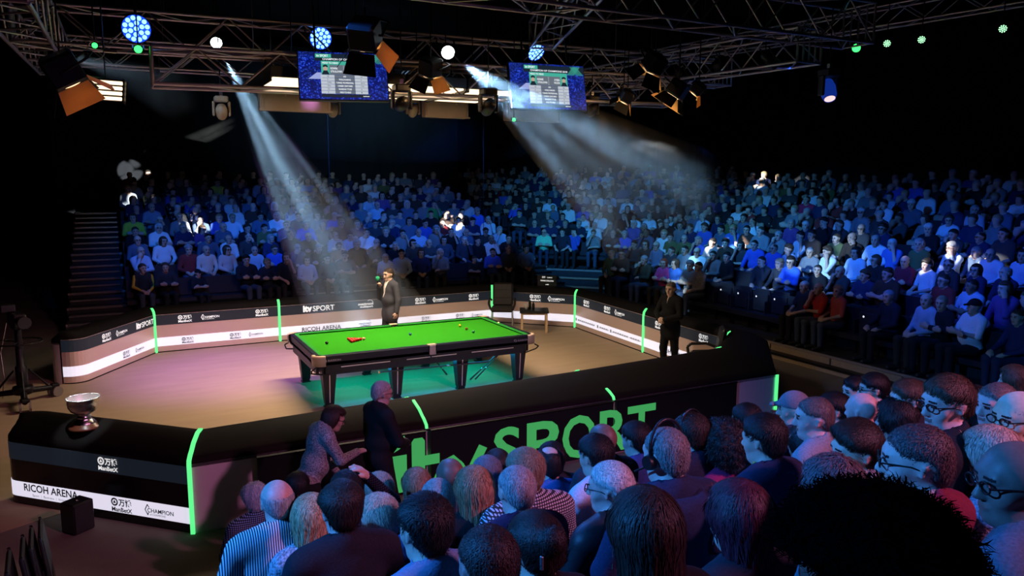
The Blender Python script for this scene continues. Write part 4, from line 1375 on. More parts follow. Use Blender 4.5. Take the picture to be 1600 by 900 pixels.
def screen(label, c, W, H, xdir, ydir):
    o = thing('hanging_screen', label, 'screen', (0, 0, 0), 0, 'screens hanging from the rig')
    X = Vector(xdir).normalized(); Y = Vector(ydir).normalized(); N = X.cross(Y)
    o.matrix_world = Matrix((X, Y, N)).transposed().to_4x4()
    o.location = c
    MB().box((0, 0, -.045), (W + .03, H + .03, .08), None, .01).build('casing', 'black_plastic', o)
    MB().box((0, 0, -.002), (W, H, .006)).build('display', 'screen_blue', o)
    for sx in (-1, 1):
        MB().tube((sx * W * .3, H / 2, -.05), (sx * W * .3, H / 2 + .7, -.05), .015).build('hanger', 'black_metal', o)
    def R(x0, y0, x1, y1, m, z=.004, nm='caption_panel'):
        p = Print(); p.rect((x0 - .5) * W, (.5 - y1) * H, (x1 - .5) * W, (.5 - y0) * H)
        return p.lay(nm, m, o, (0, 0, 0), (1, 0, 0), (0, 1, 0), z)
    def Tx(s, x0, yc, w, h, m, z=.007, nm='caption_text'):
        p = Print(); p.text(s, (x0 - .5) * W, (.5 - yc) * H - h * H / 2, w * W, h * H, .02)
        return p.lay(nm, m, o, (0, 0, 0), (1, 0, 0), (0, 1, 0), z)
    R(.18, .03, 1.0, .19, 'scr_dark'); R(.13, .72, .2, .9, 'scr_lilac', .0035) if False else None
    R(.24, .90, .80, .96, 'scr_dark')
    R(.19, .04, .37, .12, 'scr_green', .005); Tx('itv SPORT', .205, .08, .13, .05, 'scr_white')
    Tx('CHAMPION OF CHAMPIONS 2018', .27, .15, .50, .042, 'scr_white')
    R(.25, .19, .76, .27, 'scr_green', .005); Tx('HEAD TO HEAD', .265, .23, .18, .04, 'scr_white')
    R(.25, .27, .76, .48, 'scr_grey', .005)
    for x0, x1 in ((.25, .345), (.665, .76)):
        R(x0, .27, x1, .48, 'scr_green', .006)
        p = Print(); cx = ((x0 + x1) / 2 - .5) * W; cy = (.5 - .36) * H
        p.ring(cx, cy, .0, .026 * W, 14); p.lay('portrait', 'scr_face', o, (0, 0, 0), (1, 0, 0), (0, 1, 0), .0075)
        p = Print(); p.ring(cx, cy + .018 * W, .010 * W, .032 * W, 10, .2, 2.9)
        p.poly([(cx - .045 * W, (.5 - .48) * H), (cx + .045 * W, (.5 - .48) * H), (cx + .02 * W, cy - .02 * W), (cx - .02 * W, cy - .02 * W)])
        p.lay('portrait', 'scr_dark', o, (0, 0, 0), (1, 0, 0), (0, 1, 0), .008)
    Tx('RONNIE', .355, .345, .08, .045, 'scr_white'); Tx("O'SULLIVAN", .355, .41, .13, .045, 'scr_white')
    Tx('KYREN', .585, .345, .07, .045, 'scr_white'); Tx('WILSON', .575, .41, .08, .045, 'scr_white')
    R(.503, .28, .507, .47, 'scr_pale', .007)
    rows = [('42', 'AGE', '26'), ('2', 'WORLD RANKING', '9'), ('1992', 'TURNED PROFESSIONAL', '2010'), ('954', 'CAREER CENTURIES', '170'), ('33', 'RANKING TITLES', '3'), ('4', 'HEAD-TO-HEAD', '1')]
    for i, (a, b_, c_) in enumerate(rows):
        y0 = .485 + i * .068
        R(.24, y0, .395, y0 + .062, 'scr_pale', .005); R(.395, y0, .625, y0 + .062, 'scr_grey', .005); R(.625, y0, .77, y0 + .062, 'scr_pale', .005)
        Tx(a, .31, y0 + .031, .012 * len(a), .032, 'scr_grey'); Tx(c_, .69, y0 + .031, .012 * len(c_), .032, 'scr_grey')
        wd = .0105 * len(b_)
        Tx(b_, .51 - wd / 2, y0 + .031, wd, .036, 'scr_white')
    Tx('matchroom', .71, .93, .07, .03, 'scr_white')
    p = Print(); p.poly([(-.40 * W, -.08 * H), (-.24 * W, -.08 * H), (-.24 * W, .06 * H), (-.30 * W, .06 * H)]); p.lay('caption_panel', 'scr_lilac', o, (0, 0, 0), (1, 0, 0), (0, 1, 0), .0045)
    p = Print()
    for k in range(5):
        x = (.36 + .02 * k) * W
        p.stroke([(x, .47 * H), (x - .09 * W, .28 * H)], .007 * W); p.stroke([(x - .05 * W, .47 * H), (x + .04 * W, .28 * H)], .006 * W)
    p.lay('caption_panel', 'scr_green', o, (0, 0, 0), (1, 0, 0), (0, 1, 0), .0055)
    return o
def quad_screen(label, tl, tr, bl, D, skew):
    A = px_at(*tl, D); Bp = px_at(*tr, D + skew); Cc = px_at(*bl, D - .08)
    X = (Bp - A); Y = (A - Cc)
    W, H = X.length, Y.length
    X.normalize(); Y = (Y - X * Y.dot(X)).normalized()
    c = A + X * W / 2 - Y * H / 2
    return screen(label, c, W, H, X, Y)
quad_screen('hanging screen half covered by a black flapped lamp', (465, 80), (602, 85), (459, 153), 10.4, .35)
quad_screen('hanging screen above the smoky beam to the corner stand', (795, 97), (911, 104), (786, 166), 12.2, .55)
# ------------------------------------------------------------------ smooth body surfaces from distance fields
class Field:
    def __init__(s, lo, hi, vox, fine=None):
        """fine: list of (axis, a, b, vox) ranges with a finer step"""
        ax = []
        for k in range(3):
            t = np.arange(lo[k], hi[k] + vox, vox)
            for (a_, b0, b1, fv) in (fine or []):
                if a_ == k:
                    t = np.concatenate([t[t < b0 - fv * .5], np.arange(b0, b1, fv), t[t > b1 + fv * .5]])
            ax.append(t.astype(np.float32))
        s.ax = ax
        s.D = np.full([len(a) for a in ax], 9.0, np.float32)
    def sl(s, lo, hi):
        r = []
        for k in range(3):
            i0 = int(np.searchsorted(s.ax[k], lo[k])); i1 = int(np.searchsorted(s.ax[k], hi[k]))
            r.append(slice(max(0, i0), max(i0, i1)))
        return tuple(r)
    def xyz(s, q):
        return s.ax[0][q[0]][:, None, None], s.ax[1][q[1]][None, :, None], s.ax[2][q[2]][None, None, :]
    def blend(s, q, d, k):
        a = s.D[q]
        if k > 0:
            h = np.clip(.5 + .5 * (a - d) / k, 0, 1)
            s.D[q] = a * (1 - h) + d * h - k * h * (1 - h)
        else:
            s.D[q] = np.minimum(a, d)
    def cap(s, a, b, r1, r2=None, k=.02, flat=None, grow=0.0):
        r2 = r1 if r2 is None else r2
        r1 += grow; r2 += grow
        m = max(r1, r2) + .07
        lo = [min(a[i], b[i]) - m for i in range(3)]; hi = [max(a[i], b[i]) + m for i in range(3)]
        q = s.sl(lo, hi)
        if s.D[q].size == 0:
            return s
        x, y, z = s.xyz(q)
        dx, dy, dz = (b[i] - a[i] for i in range(3))
        L2 = dx * dx + dy * dy + dz * dz + 1e-9
        t = np.clip(((x - a[0]) * dx + (y - a[1]) * dy + (z - a[2]) * dz) / L2, 0, 1)
        d = np.sqrt((x - a[0] - dx * t) ** 2 + (y - a[1] - dy * t) ** 2 + (z - a[2] - dz * t) ** 2) - (r1 + (r2 - r1) * t)
        s.blend(q, d, k)
        return s
    def ell(s, c, r, k=.02, grow=0.0):
        r = [v + grow for v in r]
        m = .07
        q = s.sl([c[i] - r[i] - m for i in range(3)], [c[i] + r[i] + m for i in range(3)])
        if s.D[q].size == 0:
            return s
        x, y, z = s.xyz(q)
        u = ((x - c[0]) / r[0]) ** 2 + ((y - c[1]) / r[1]) ** 2 + ((z - c[2]) / r[2]) ** 2
        v = ((x - c[0]) / r[0] ** 2) ** 2 + ((y - c[1]) / r[1] ** 2) ** 2 + ((z - c[2]) / r[2] ** 2) ** 2
        k0 = np.sqrt(u); k1 = np.sqrt(v) + 1e-9
        s.blend(q, k0 * (k0 - 1) / k1, k)
        return s
    def full(s):
        return s.xyz((slice(None),) * 3)
    def nets(s):
        D = s.D
        X = s.ax
        ins = D < 0
        nx, ny, nz = D.shape
        cnt = np.zeros((nx - 1, ny - 1, nz - 1), np.uint8)
        for i in (0, 1):
            for j in (0, 1):
                for k in (0, 1):
                    cnt += ins[i:nx - 1 + i, j:ny - 1 + j, k:nz - 1 + k]
        act = (cnt > 0) & (cnt < 8)
        I, J, K = np.nonzero(act)
        idx = np.full(act.shape, -1, np.int32)
        idx[I, J, K] = np.arange(len(I))
        acc = np.zeros((len(I), 3)); w_ = np.zeros(len(I))
        cor = [(0, 0, 0), (1, 0, 0), (0, 1, 0), (1, 1, 0), (0, 0, 1), (1, 0, 1), (0, 1, 1), (1, 1, 1)]
        ed = [(0, 1), (2, 3), (4, 5), (6, 7), (0, 2), (1, 3), (4, 6), (5, 7), (0, 4), (1, 5), (2, 6), (3, 7)]
        for a, b in ed:
            ca, cb = cor[a], cor[b]
            da = D[I + ca[0], J + ca[1], K + ca[2]]; db = D[I + cb[0], J + cb[1], K + cb[2]]
            m = (da < 0) != (db < 0)
            t = np.where(m, da / np.where(np.abs(da - db) < 1e-9, 1, da - db), 0)
            pa = np.stack([X[0][I + ca[0]], X[1][J + ca[1]], X[2][K + ca[2]]], 1)
            pb = np.stack([X[0][I + cb[0]], X[1][J + cb[1]], X[2][K + cb[2]]], 1)
            acc += np.where(m[:, None], pa + (pb - pa) * t[:, None], 0)
            w_ += m
        V = acc / np.maximum(w_, 1)[:, None]
        Q = []
        for ax_, (o1, o2) in ((0, ((0, 1, 0), (0, 0, 1))), (1, ((0, 0, 1), (1, 0, 0))), (2, ((1, 0, 0), (0, 1, 0)))):
            sh = [slice(1, -1)] * 3
            sh[ax_] = slice(0, -1)
            A = ins[tuple(sh)]
            sh2 = list(sh); sh2[ax_] = slice(1, None)
            B = ins[tuple(sh2)]
            e = np.array(np.nonzero(A != B)).T
            if len(e) == 0:
                continue
            base = e.copy()
            for k in range(3):
                if k != ax_:
                    base[:, k] += 1
            fl = A[e[:, 0], e[:, 1], e[:, 2]]
            o1 = np.array(o1); o2 = np.array(o2)
            def g(p):
                return idx[p[:, 0], p[:, 1], p[:, 2]]
            q = np.stack([g(base), g(base - o1), g(base - o1 - o2), g(base - o2)], 1)
            q[~fl] = q[~fl][:, ::-1]
            Q.append(q)
        Q = np.concatenate(Q)
        Q = Q[(Q >= 0).all(1)]
        return V.astype(np.float32), Q

HZ, HY = 1.20, 0.02       # head centre of a seated person
def rot_h(p, hd):
    """head-local -> body"""
    yaw, pit = hd['yaw'], hd['pitch']
    x, y, z = p
    y, z = y * math.cos(pit) - z * math.sin(pit), y * math.sin(pit) + z * math.cos(pit)
    x, y = x * math.cos(yaw) - y * math.sin(yaw), x * math.sin(yaw) + y * math.cos(yaw)
    return (x + hd['c'][0], y + hd['c'][1], z + hd['c'][2])
def add_head(F, hd, fine=False):
    H = lambda *p: rot_h(p, hd)
    j = hd.get('jaw', 1.0)
    F.cap(H(0, -.020, .028), H(0, .012, .035), .079, .078, .0)
    F.ell(H(0, -.018, .04), (.077, .09, .088), .03)
    F.cap(H(0, .022, .015), H(0, .030, -.045), .066, .055 * j, .03)
    F.cap(H(-.022 * j, .045, -.082), H(.022 * j, .045, -.082), .028, .028, .035)
    F.cap(H(0, .06, -.088), H(0, .066, -.09), .020, .018, .03)
    F.cap(H(0, .088, .018), H(0, .108, -.022), .009, .0135, .012)
    F.cap(H(-.012, .098, -.026), H(.012, .098, -.026), .009, .009, .01)
    F.cap(H(-.04, .078, .036), H(.04, .078, .036), .013, .013, .02)
    F.cap(H(-.05, .052, -.015), H(-.042, .062, -.03), .02, .018, .025)
    F.cap(H(.05, .052, -.015), H(.042, .062, -.03), .02, .018, .025)
    F.cap(H(-.016, .086, -.056), H(.016, .086, -.056), .0085, .0085, .012)
    for s in (-1, 1):
        F.cap(H(s * .076, -.008, .018), H(s * .084, -.012, -.012), .013, .009, .006)
        F.cap(H(s * .079, -.016, .008), H(s * .089, -.022, .022), .010, .008, .006)
    # eye sockets
    for s in (-1, 1):
        c = H(s * .032, .100, .014)
        q = F.sl([v - .05 for v in c], [v + .05 for v in c])
        if F.D[q].size:
            x, y, z = F.xyz(q)
            d = .017 - np.sqrt((x - c[0]) ** 2 + (y - c[1]) ** 2 + (z - c[2]) ** 2)
            h = np.clip(.5 - .5 * (F.D[q] - d) / -.012 * -1, 0, 1)
            F.D[q] = np.maximum(F.D[q], d)
def hand(F, w_, d, nrm, s, curl=.6, thick=1.0):
    """palm and five fingers from wrist w_, along d, palm facing nrm"""
    w_ = np.array(w_, float); d = np.array(d, float); d /= np.linalg.norm(d)
    nrm = np.array(nrm, float); nrm -= d * nrm.dot(d); nrm /= np.linalg.norm(nrm)
    lat = np.cross(d, nrm) * s
    for o in (-.022, 0, .022):
        F.cap(tuple(w_ + lat * o * .6 + d * .01), tuple(w_ + d * .075 + lat * o), .016 * thick, .014 * thick, .02)
    for i, (o, L) in enumerate(((-.031, .062), (-.010, .074), (.011, .078), (.031, .068))):
        a = w_ + d * .078 + lat * o
        d1 = d * math.cos(curl * .6) + nrm * math.sin(curl * .6)
        d2 = d * math.cos(curl * 1.7) + nrm * math.sin(curl * 1.7)
        b = a + d1 * L * .5; c = b + d2 * L * .5
        F.cap(tuple(a), tuple(b), .0092 * thick, .0085 * thick, .005)
        F.cap(tuple(b), tuple(c), .0085 * thick, .0075 * thick, .004)
    a = w_ + d * .022 + lat * .026
    b = a + d * .03 + lat * .026 + nrm * .012; c = b + d * .03 + lat * .004 + nrm * .014
    F.cap(tuple(a), tuple(b), .012 * thick, .0105 * thick, .012)
    F.cap(tuple(b), tuple(c), .010 * thick, .008 * thick, .004)

def pose_joints(p):
    J = dict(p)
    J.setdefault('w', 1.0); J.setdefault('b', 0.0); J.setdefault('lean', 0.0)
    return J
def torso(F, J, grow=0.0, up=True):
    w_, b = J['w'], J['b']
    hz = J['hip'][2]; L = J['lean']
    def P_(x, y, z):           # z above hip; lean pushes forward with height
        return (x * w_, y + L * z, hz + z)
    F.ell(P_(0, -.02, .02), (.165 * w_, .125, .12), .04, grow)
    F.ell(P_(0, .015 + b * .3, .18), (.150 * w_ + b * .4, .112 + b, .15), .05, grow)
    F.ell(P_(0, -.005, .37), (.165 * w_, .112, .17), .05, grow)
    F.cap(P_(-.145, -.012, .475), P_(.145, -.012, .475), .062, .062, .05, grow=grow)
    F.cap(P_(0, -.022, .555), P_(-.14, -.015, .49), .050, .050, .05, grow=grow)
    F.cap(P_(0, -.022, .555), P_(.14, -.015, .49), .050, .050, .05, grow=grow)
def arms(F, J, grow=0.0, upto=1.0, k=.03):
    for s in ('l', 'r'):
        sh, el, wr = J['sh_' + s], J['el_' + s], J['wr_' + s]
        F.cap(sh, el, .053, .043, k, grow=grow)
        if upto > .55:
            t = min(1, (upto - .5) * 2)
            e = tuple(el[i] + (wr[i] - el[i]) * t for i in range(3))
            F.cap(el, e, .043, .043 + (.029 - .043) * t, k * .7, grow=grow)
def legs(F, J, grow=0.0, upto=1.0, k=.03):
    for s in ('l', 'r'):
        hp_, kn, an = J['hp_' + s], J['kn_' + s], J['an_' + s]
        F.cap(hp_, kn, .088, .060, k, grow=grow)
        F.cap(kn, an, .060, .042, k, grow=grow)
def feet(F, J, grow=0.0):
    for s in ('l', 'r'):
        an = J['an_' + s]; f = J['ft_' + s]
        F.cap((an[0], an[1] - .03, an[2] - .045), f, .042, .036, .02, grow=grow)
        F.cap(an, (an[0], an[1] - .01, an[2] - .05), .042, .042, .02, grow=grow)
def neck(F, J, hd, grow=0.0):
    hz = J['hip'][2]; L = J['lean']
    a = (0, -.02 + L * .50, hz + .50); b = rot_h((0, -.012, -.05), hd)
    F.cap(a, b, .064, .056, .035, grow=grow)
SKIN_MATS = ('skin', 'eye_dark', 'lip')
def face_index(V, Q, hd):
    C = V[Q].mean(1) - np.array(hd['c'], np.float32)
    yaw, pit = -hd['yaw'], hd['pitch']
    x = C[:, 0] * math.cos(yaw) - C[:, 1] * math.sin(yaw); y = C[:, 0] * math.sin(yaw) + C[:, 1] * math.cos(yaw)
    z = C[:, 2]
    y, z = y * math.cos(-pit) - z * math.sin(-pit), y * math.sin(-pit) + z * math.cos(-pit)
    mi = np.zeros(len(Q), np.int32)
    eye = (np.abs(np.abs(x) - .032) < .015) & (np.abs(z - .014) < .0075) & (y > .055)
    brow = (np.abs(np.abs(x) - .033) < .020) & (np.abs(z - .036) < .0055) & (y > .055)
    lip = (np.abs(x) < .024) & (np.abs(z + .056) < .008) & (y > .06)
    mi[eye | brow] = 1
    mi[lip] = 2
    return mi

def seated(arm='lap', w=1.0, b=0.0, yaw=0.0, pitch=0.0, lean=0.0, slouch=0.0, knees=.12):
    J = dict(w=w, b=b, lean=lean, hip=(0, 0, .53))
    top = lean * .48
    for s, sg in (('l', -1), ('r', 1)):
        J['hp_' + s] = (sg * .085, .03, .525); J['kn_' + s] = (sg * knees, .45, .53); J['an_' + s] = (sg * knees * .95, .44, .10); J['ft_' + s] = (sg * knees * 1.1, .60, .042)
        J['sh_' + s] = (sg * .185 * w, -.012 + top, 1.0)
    T_ = top
    A = {
        'lap': dict(el_l=(-.245 * w, .06 + T_ * .5, .74), el_r=(.245 * w, .06 + T_ * .5, .74), wr_l=(-.085, .29, .655), wr_r=(.085, .30, .665)),
        'knee': dict(el_l=(-.25 * w, .10 + T_ * .5, .74), el_r=(.25 * w, .10 + T_ * .5, .74), wr_l=(-.14, .36, .635), wr_r=(.14, .37, .635)),
        'cross': dict(el_l=(-.235 * w, .10 + T_ * .5, .765), el_r=(.235 * w, .10 + T_ * .5, .765), wr_l=(.06, .205 + b, .80), wr_r=(-.07, .22 + b, .785)),
        'chin': dict(el_l=(-.22 * w, .14 + T_ * .5, .755), el_r=(.19 * w, .19 + T_, .80), wr_l=(.04, .23, .74), wr_r=(.075, .165 + T_, 1.05)),
        'cheek': dict(el_l=(-.20 * w, .18 + T_, .80), el_r=(.24 * w, .08 + T_ * .5, .74), wr_l=(-.095, .12 + T_, 1.08), wr_r=(.08, .30, .66)),
    }[arm]
    J.update(A)
    hd = dict(c=(0, HY + lean * .70 + slouch, HZ - slouch * .3), yaw=yaw, pitch=pitch)
    J['hd'] = hd
    J['arm'] = arm
    return J
def hands_for(F, J, thick=1.0):
    arm = J.get('arm')
    for s, sg in (('l', -1), ('r', 1)):
        wr = np.array(J['wr_' + s]); el = np.array(J['el_' + s])
        d = wr - el
        if 'hd_' + s in J:
            dd, nn, cu = J['hd_' + s]
        elif arm in ('chin',) and s == 'r':
            dd, nn, cu = (-.2, .05, 1), (-.3, -1, .1), 1.0
        elif arm == 'cheek' and s == 'l':
            dd, nn, cu = (.25, .0, 1), (1, -.3, 0), .7
        elif arm == 'cross':
            dd, nn, cu = d, (0, -1, 0), .3
        else:
            dd, nn, cu = d + np.array((-sg * .05, .02, -.02)), (0, 0, -1), .7
        hand(F, wr, dd, nn, sg if J.get('standing') else sg, cu, thick)

def make_person(J, vox, fine=None, sleeves=1.0, which=('body', 'top', 'trousers', 'shoes'), standing=False, jacket=False, skirt=0.0):
    hz = J['hip'][2]
    lo = (-.42, -.36, -.03); hi = (.42, .78 if not standing else .62, J['hd']['c'][2] + .20)
    out = {}
    if 'body' in which:
        F = Field(lo, hi, vox, fine)
        torso(F, J, -.008); arms(F, J); legs(F, J, -.006); feet(F, J, -.006); neck(F, J, J['hd']); add_head(F, J['hd']); hands_for(F, J, max(1.0, vox / .011))
        V, Q = F.nets()
        out['body'] = mesh_np('body', V, Q, face_index(V, Q, J['hd']), True, SKIN_MATS)
    if 'top' in which:
        F = Field(lo, hi, vox * 1.15)
        torso(F, J, .012); arms(F, J, .011 if not jacket else .016, sleeves)
        if jacket:
            F.cap((-.07, .0, hz - .08), (.07, .0, hz - .08), .130, None, .05); F.cap((-.07, .0, hz - .17), (.07, .0, hz - .17), .122, None, .05)
        x, y, z = F.full()
        cut = (hz - .27 if jacket else hz + (.0 if not standing else -.06)) - z
        if not standing:
            cut = np.maximum(cut, (y - .19 - J['b']) * .7 - np.maximum(z - hz - .10, 0) * 9)
        F.D = np.maximum(F.D, cut + 0 * x + 0 * y)
        # neck opening
        c = (0, .022 + J['lean'] * .57, hz + .600)
        q = F.sl((-.1, -.1 + c[1], hz + .44), (.1, .12 + c[1], hz + .70))
        x, y, z = F.xyz(q)
        hole = .072 - np.sqrt((x - c[0]) ** 2 + (y - c[1]) ** 2 + ((z - c[2]) * .8) ** 2)
        F.D[q] = np.maximum(F.D[q], hole)
        V, Q = F.nets()
        out['top'] = mesh_np('top', V, Q, None, True, ('cloth',))
    if 'trousers' in which:
        F = Field(lo, (hi[0], hi[1], hz + .16), vox * 1.15)
        F.ell((0, -.02, hz + .02), (.165 * J['w'], .125, .12), .04, .009)
        legs(F, J, .010)
        if skirt:
            pass
        x, y, z = F.full()
        F.D = np.maximum(F.D, z - (hz + .12) + 0 * x + 0 * y)
        F.D = np.maximum(F.D, (J['an_l'][2] - .015) - z + 0 * x + 0 * y)
        V, Q = F.nets()
        out['trousers'] = mesh_np('trousers', V, Q, None, True, ('cloth',))
    if 'shoes' in which:
        F = Field((lo[0], lo[1], -.02), (hi[0], hi[1] + .05, .2), vox)
        feet(F, J, .006)
        x, y, z = F.full()
        F.D = np.maximum(F.D, z - (J['an_l'][2] + .0) + 0 * x + 0 * y)
        F.D = np.maximum(F.D, .004 - z + 0 * x + 0 * y)
        V, Q = F.nets()
        out['shoes'] = mesh_np('shoes', V, Q, None, True, ('leather',))
    return out

# hair and hats, head-local (face to +y)
def smooth01(t):
    t = np.clip(t, 0, 1)
    return t * t * (3 - 2 * t)
def hair_field(kind, vox, seed=0):
    long_ = kind in ('bob', 'long', 'longthin', 'wavy')
    lo = (-.17, -.22, -.42 if kind in ('long', 'longthin', 'pony', 'wavy') else -.18); hi = (.17, .17, .20)
    if kind == 'afro':
        lo, hi = (-.24, -.26, -.25), (.24, .19, .27)
    F = Field(lo, hi, vox)
    t = {'crop': .007, 'short': .019, 'side': .026, 'bald': .006, 'thin': .012, 'bob': .026, 'long': .024, 'longthin': .018, 'curly': .036, 'afro': .072, 'pony': .014, 'bun': .016, 'wavy': .032, 'spiky': .026, 'older': .026}[kind]
    # scalp
    F.ell((0, -.018, .04), (.077, .090, .088), 0)
    F.cap((0, -.020, .028), (0, .012, .035), .0785, .0775, .02)
    if not long_:
        F.cap((0, -.045, -.02), (0, -.035, -.075), .055, .050, .03)
    x, y, z = F.full()
    # distance inside the hair region (positive inside)
    if long_:
        fx = np.maximum(np.abs(x) - .058, np.maximum(-(y - .028), z - .078))
        inside = fx + 0 * x
    elif kind in ('curly', 'afro', 'older'):
        inside = np.maximum(z - .070 - 0 * x, -(y - .024)) + 0 * x
        inside = np.minimum(inside, (z + .082) - y * .3)
    else:
        hl = {'crop': .004, 'short': -.002, 'side': -.004, 'bald': .004, 'thin': .008, 'pony': .0, 'bun': .0, 'spiky': .0}[kind]
        wob = .005 * np.sin(70 * x + seed) * np.sin(50 * y)
        inside = (z - (y * .85 + hl)) * .76 + wob
        inside = np.minimum(inside, z + .060 + wob)
        ear = np.sqrt(((np.abs(x) - .085) * .7) ** 2 + (y + .004) ** 2 + (z + .004) ** 2) - .034
        inside = np.minimum(inside, ear)
        temple = np.maximum(-(y - .012), z - .045)
        inside = np.minimum(inside, temple + .006)
        if kind == 'thin':
            crown = np.sqrt(x * x + (y + .035) ** 2 + (z - .125) ** 2) - .050 + wob * 1.6
            inside = np.minimum(inside, crown)
            inside = np.minimum(inside, np.maximum(-(y - .045), np.abs(x) * .6 - .01))
        if kind == 'bald':
            inside = np.minimum(inside, .058 - z + .1 * np.abs(x))
    tap = .032 if not kind in ('crop', 'bald') else .022
    thick = t * smooth01(inside / tap)
    if kind in ('short', 'side', 'spiky'):
        thick = thick * (.55 + .55 * smooth01((z + .02) / .12))      # fuller on top
        if kind == 'side':
            thick = thick * (1 + .35 * smooth01((x + .03) / .06) * smooth01((z - .05) / .05))
    D = F.D - thick
    D = np.maximum(D, -inside * .9 - .0005)
    F.D = D
    if long_ or kind == 'older':
        zb = {'bob': -.135, 'long': -.30, 'longthin': -.27, 'wavy': -.22, 'older': -.05}[kind]
        sx = .060 if kind != 'older' else .05
        for s in (-1, 1):
            F.cap((s * sx, -.030, .02), (s * (sx + .006), -.040, zb), .040, .034, .03)
        F.cap((0, -.060, .02), (0, -.066, zb), .056, .046, .03)
        F.cap((-.035, -.055, .0), (-.04, -.062, zb), .048, .038, .03)
        F.cap((.035, -.055, .0), (.04, -.062, zb), .048, .038, .03)
    if kind == 'pony':
        F.cap((0, -.108, .02), (0, -.135, -.02), .020, .024, .012)
        F.cap((0, -.135, -.02), (0, -.125, -.20), .026, .012, .012)
    if kind == 'bun':
        F.ell((0, -.120, .07), (.045, .036, .045), .015)
    D = F.D
    th = np.arctan2(x, -y)
    if kind in ('curly', 'afro', 'wavy'):
        f = 62 if kind != 'wavy' else 42
        D = D + (.007 if kind != 'wavy' else .004) * (np.sin(f * x + 3 * np.sin(30 * z)) * np.sin(f * y + 2) * np.sin(f * z + 1) + .6 * np.sin(1.9 * f * x) * np.sin(1.7 * f * y + z * 20) * np.sin(1.8 * f * z))
    elif kind == 'spiky':
        D = D + .006 * np.sin(85 * x + 20 * y) * np.sin(85 * y + 1) * np.clip((z - .02) / .08, 0, 1)
    elif long_:
        D = D + .0018 * np.sin(23 * th + 5 * np.sin(7 * z + seed)) * smooth01((.08 - z) / .1)
    F.D = D
    return F
def hair_mesh(kind, vox, seed=0, strands=0):
    F = hair_field(kind, vox, seed)
    V, Q = F.nets()
    if not strands:
        return mesh_np('hair', V, Q, None, True, ('hair',))
    # single locks lying along the surface break up the silhouette
    r = np.random.default_rng(seed + 3)
    P0 = V[Q]
    e1 = P0[:, 2] - P0[:, 0]; e2 = P0[:, 3] - P0[:, 1]
    N = np.cross(e1, e2); A = np.linalg.norm(N, axis=1) + 1e-12
    N /= A[:, None]
    C0 = P0.mean(1)
    ok = C0[:, 2] > (-.5 if kind != 'none' else 0)
    pick = r.choice(len(Q), strands, p=(A * ok) / (A * ok).sum())
    c = C0[pick] + r.normal(0, .002, (strands, 3)); n = N[pick]
    crown = np.array((0.015, -.055, .135))
    flow = c - crown
    flow /= np.linalg.norm(flow, axis=1)[:, None] + 1e-9
    if kind in ('short', 'side', 'spiky', 'crop'):
        top = smooth01((c[:, 2] - .05) / .06)[:, None]
        flow = flow * (1 - .5 * top) + top * np.array((.35 if kind == 'side' else .1, .6, 0))
    if kind in ('bob', 'long', 'longthin', 'wavy', 'older'):
        flow = flow * smooth01((c[:, 2] - .04) / .06)[:, None] + np.array((0, -.05, -1.0))
    if kind in ('pony', 'bun'):
        tie = np.array((0, -.115, .03 if kind == 'pony' else .07))
        g = tie - c
        g /= np.linalg.norm(g, axis=1)[:, None] + 1e-9
        flow = np.where((c[:, 2] > -.05)[:, None], g, np.array((0, 0, -1.0)))
    wild = {'spiky': .55, 'curly': 1.0, 'afro': 1.2, 'wavy': .45, 'short': .28, 'older': .3, 'side': .12, 'crop': .3}.get(kind, .10)
    flow = flow + r.normal(0, wild, (strands, 3))
    flow -= n * (flow * n).sum(1)[:, None]
    flow /= np.linalg.norm(flow, axis=1)[:, None] + 1e-9
    L = {'crop': .010, 'bald': .008, 'thin': .022, 'short': .030, 'side': .045, 'spiky': .030, 'bob': .07, 'long': .10, 'longthin': .09, 'wavy': .06, 'curly': .022, 'afro': .022, 'pony': .06, 'bun': .05, 'older': .04}[kind]
    L = L * r.uniform(.6, 1.3, strands)[:, None]
    L = np.where((c[:, 2:3] > .0), np.minimum(L, .045), L)
    side = np.cross(flow, n)
    wd = r.uniform(.0007, .0016, strands)[:, None] * (1.6 if kind in ('long', 'bob', 'wavy') else 1.0)
    lift = {'spiky': .35, 'curly': .5, 'afro': .6, 'short': .32, 'crop': .3, 'older': .28, 'wavy': .2, 'side': .16}.get(kind, .07) * r.uniform(.3, 1.4, strands)[:, None]
    p0 = c + n * .0006
    p1 = p0 + flow * L * .5 + n * (lift * L * .5 + .0012)
    p2 = p0 + flow * L + n * (lift * L * .75 - .001)
    def settle(p, h):
        # keep the lock on the hair surface
        ix = [np.clip((p[:, a] - F.ax[a][0]) / (F.ax[a][1] - F.ax[a][0]), 1, len(F.ax[a]) - 3) for a in range(3)]
        i0 = [v.astype(int) for v in ix]; f = [a - b for a, b in zip(ix, i0)]
        d = np.zeros(len(p))
        for a in (0, 1):
            for b in (0, 1):
                for e in (0, 1):
                    wgt = (f[0] if a else 1 - f[0]) * (f[1] if b else 1 - f[1]) * (f[2] if e else 1 - f[2])
                    d += wgt * F.D[i0[0] + a, i0[1] + b, i0[2] + e]
        return p - n * np.clip(d - h, -.03, .03)[:, None]
    if kind not in ('spiky', 'curly', 'afro'):
        p1 = settle(p1, .0018 + lift[:, 0] * L[:, 0] * .35); p2 = settle(p2, .0008 + lift[:, 0] * L[:, 0] * .7)
    k = len(V)
    B = np.stack([p0 - side * wd, p0 + side * wd, p1 - side * wd, p1 + side * wd, p2 - side * wd * .25, p2 + side * wd * .25], 1).reshape(-1, 3)
    o = k + 6 * np.arange(strands)[:, None]
    q1 = o + np.array((0, 1, 3, 2)); q2 = o + np.array((2, 3, 5, 4))
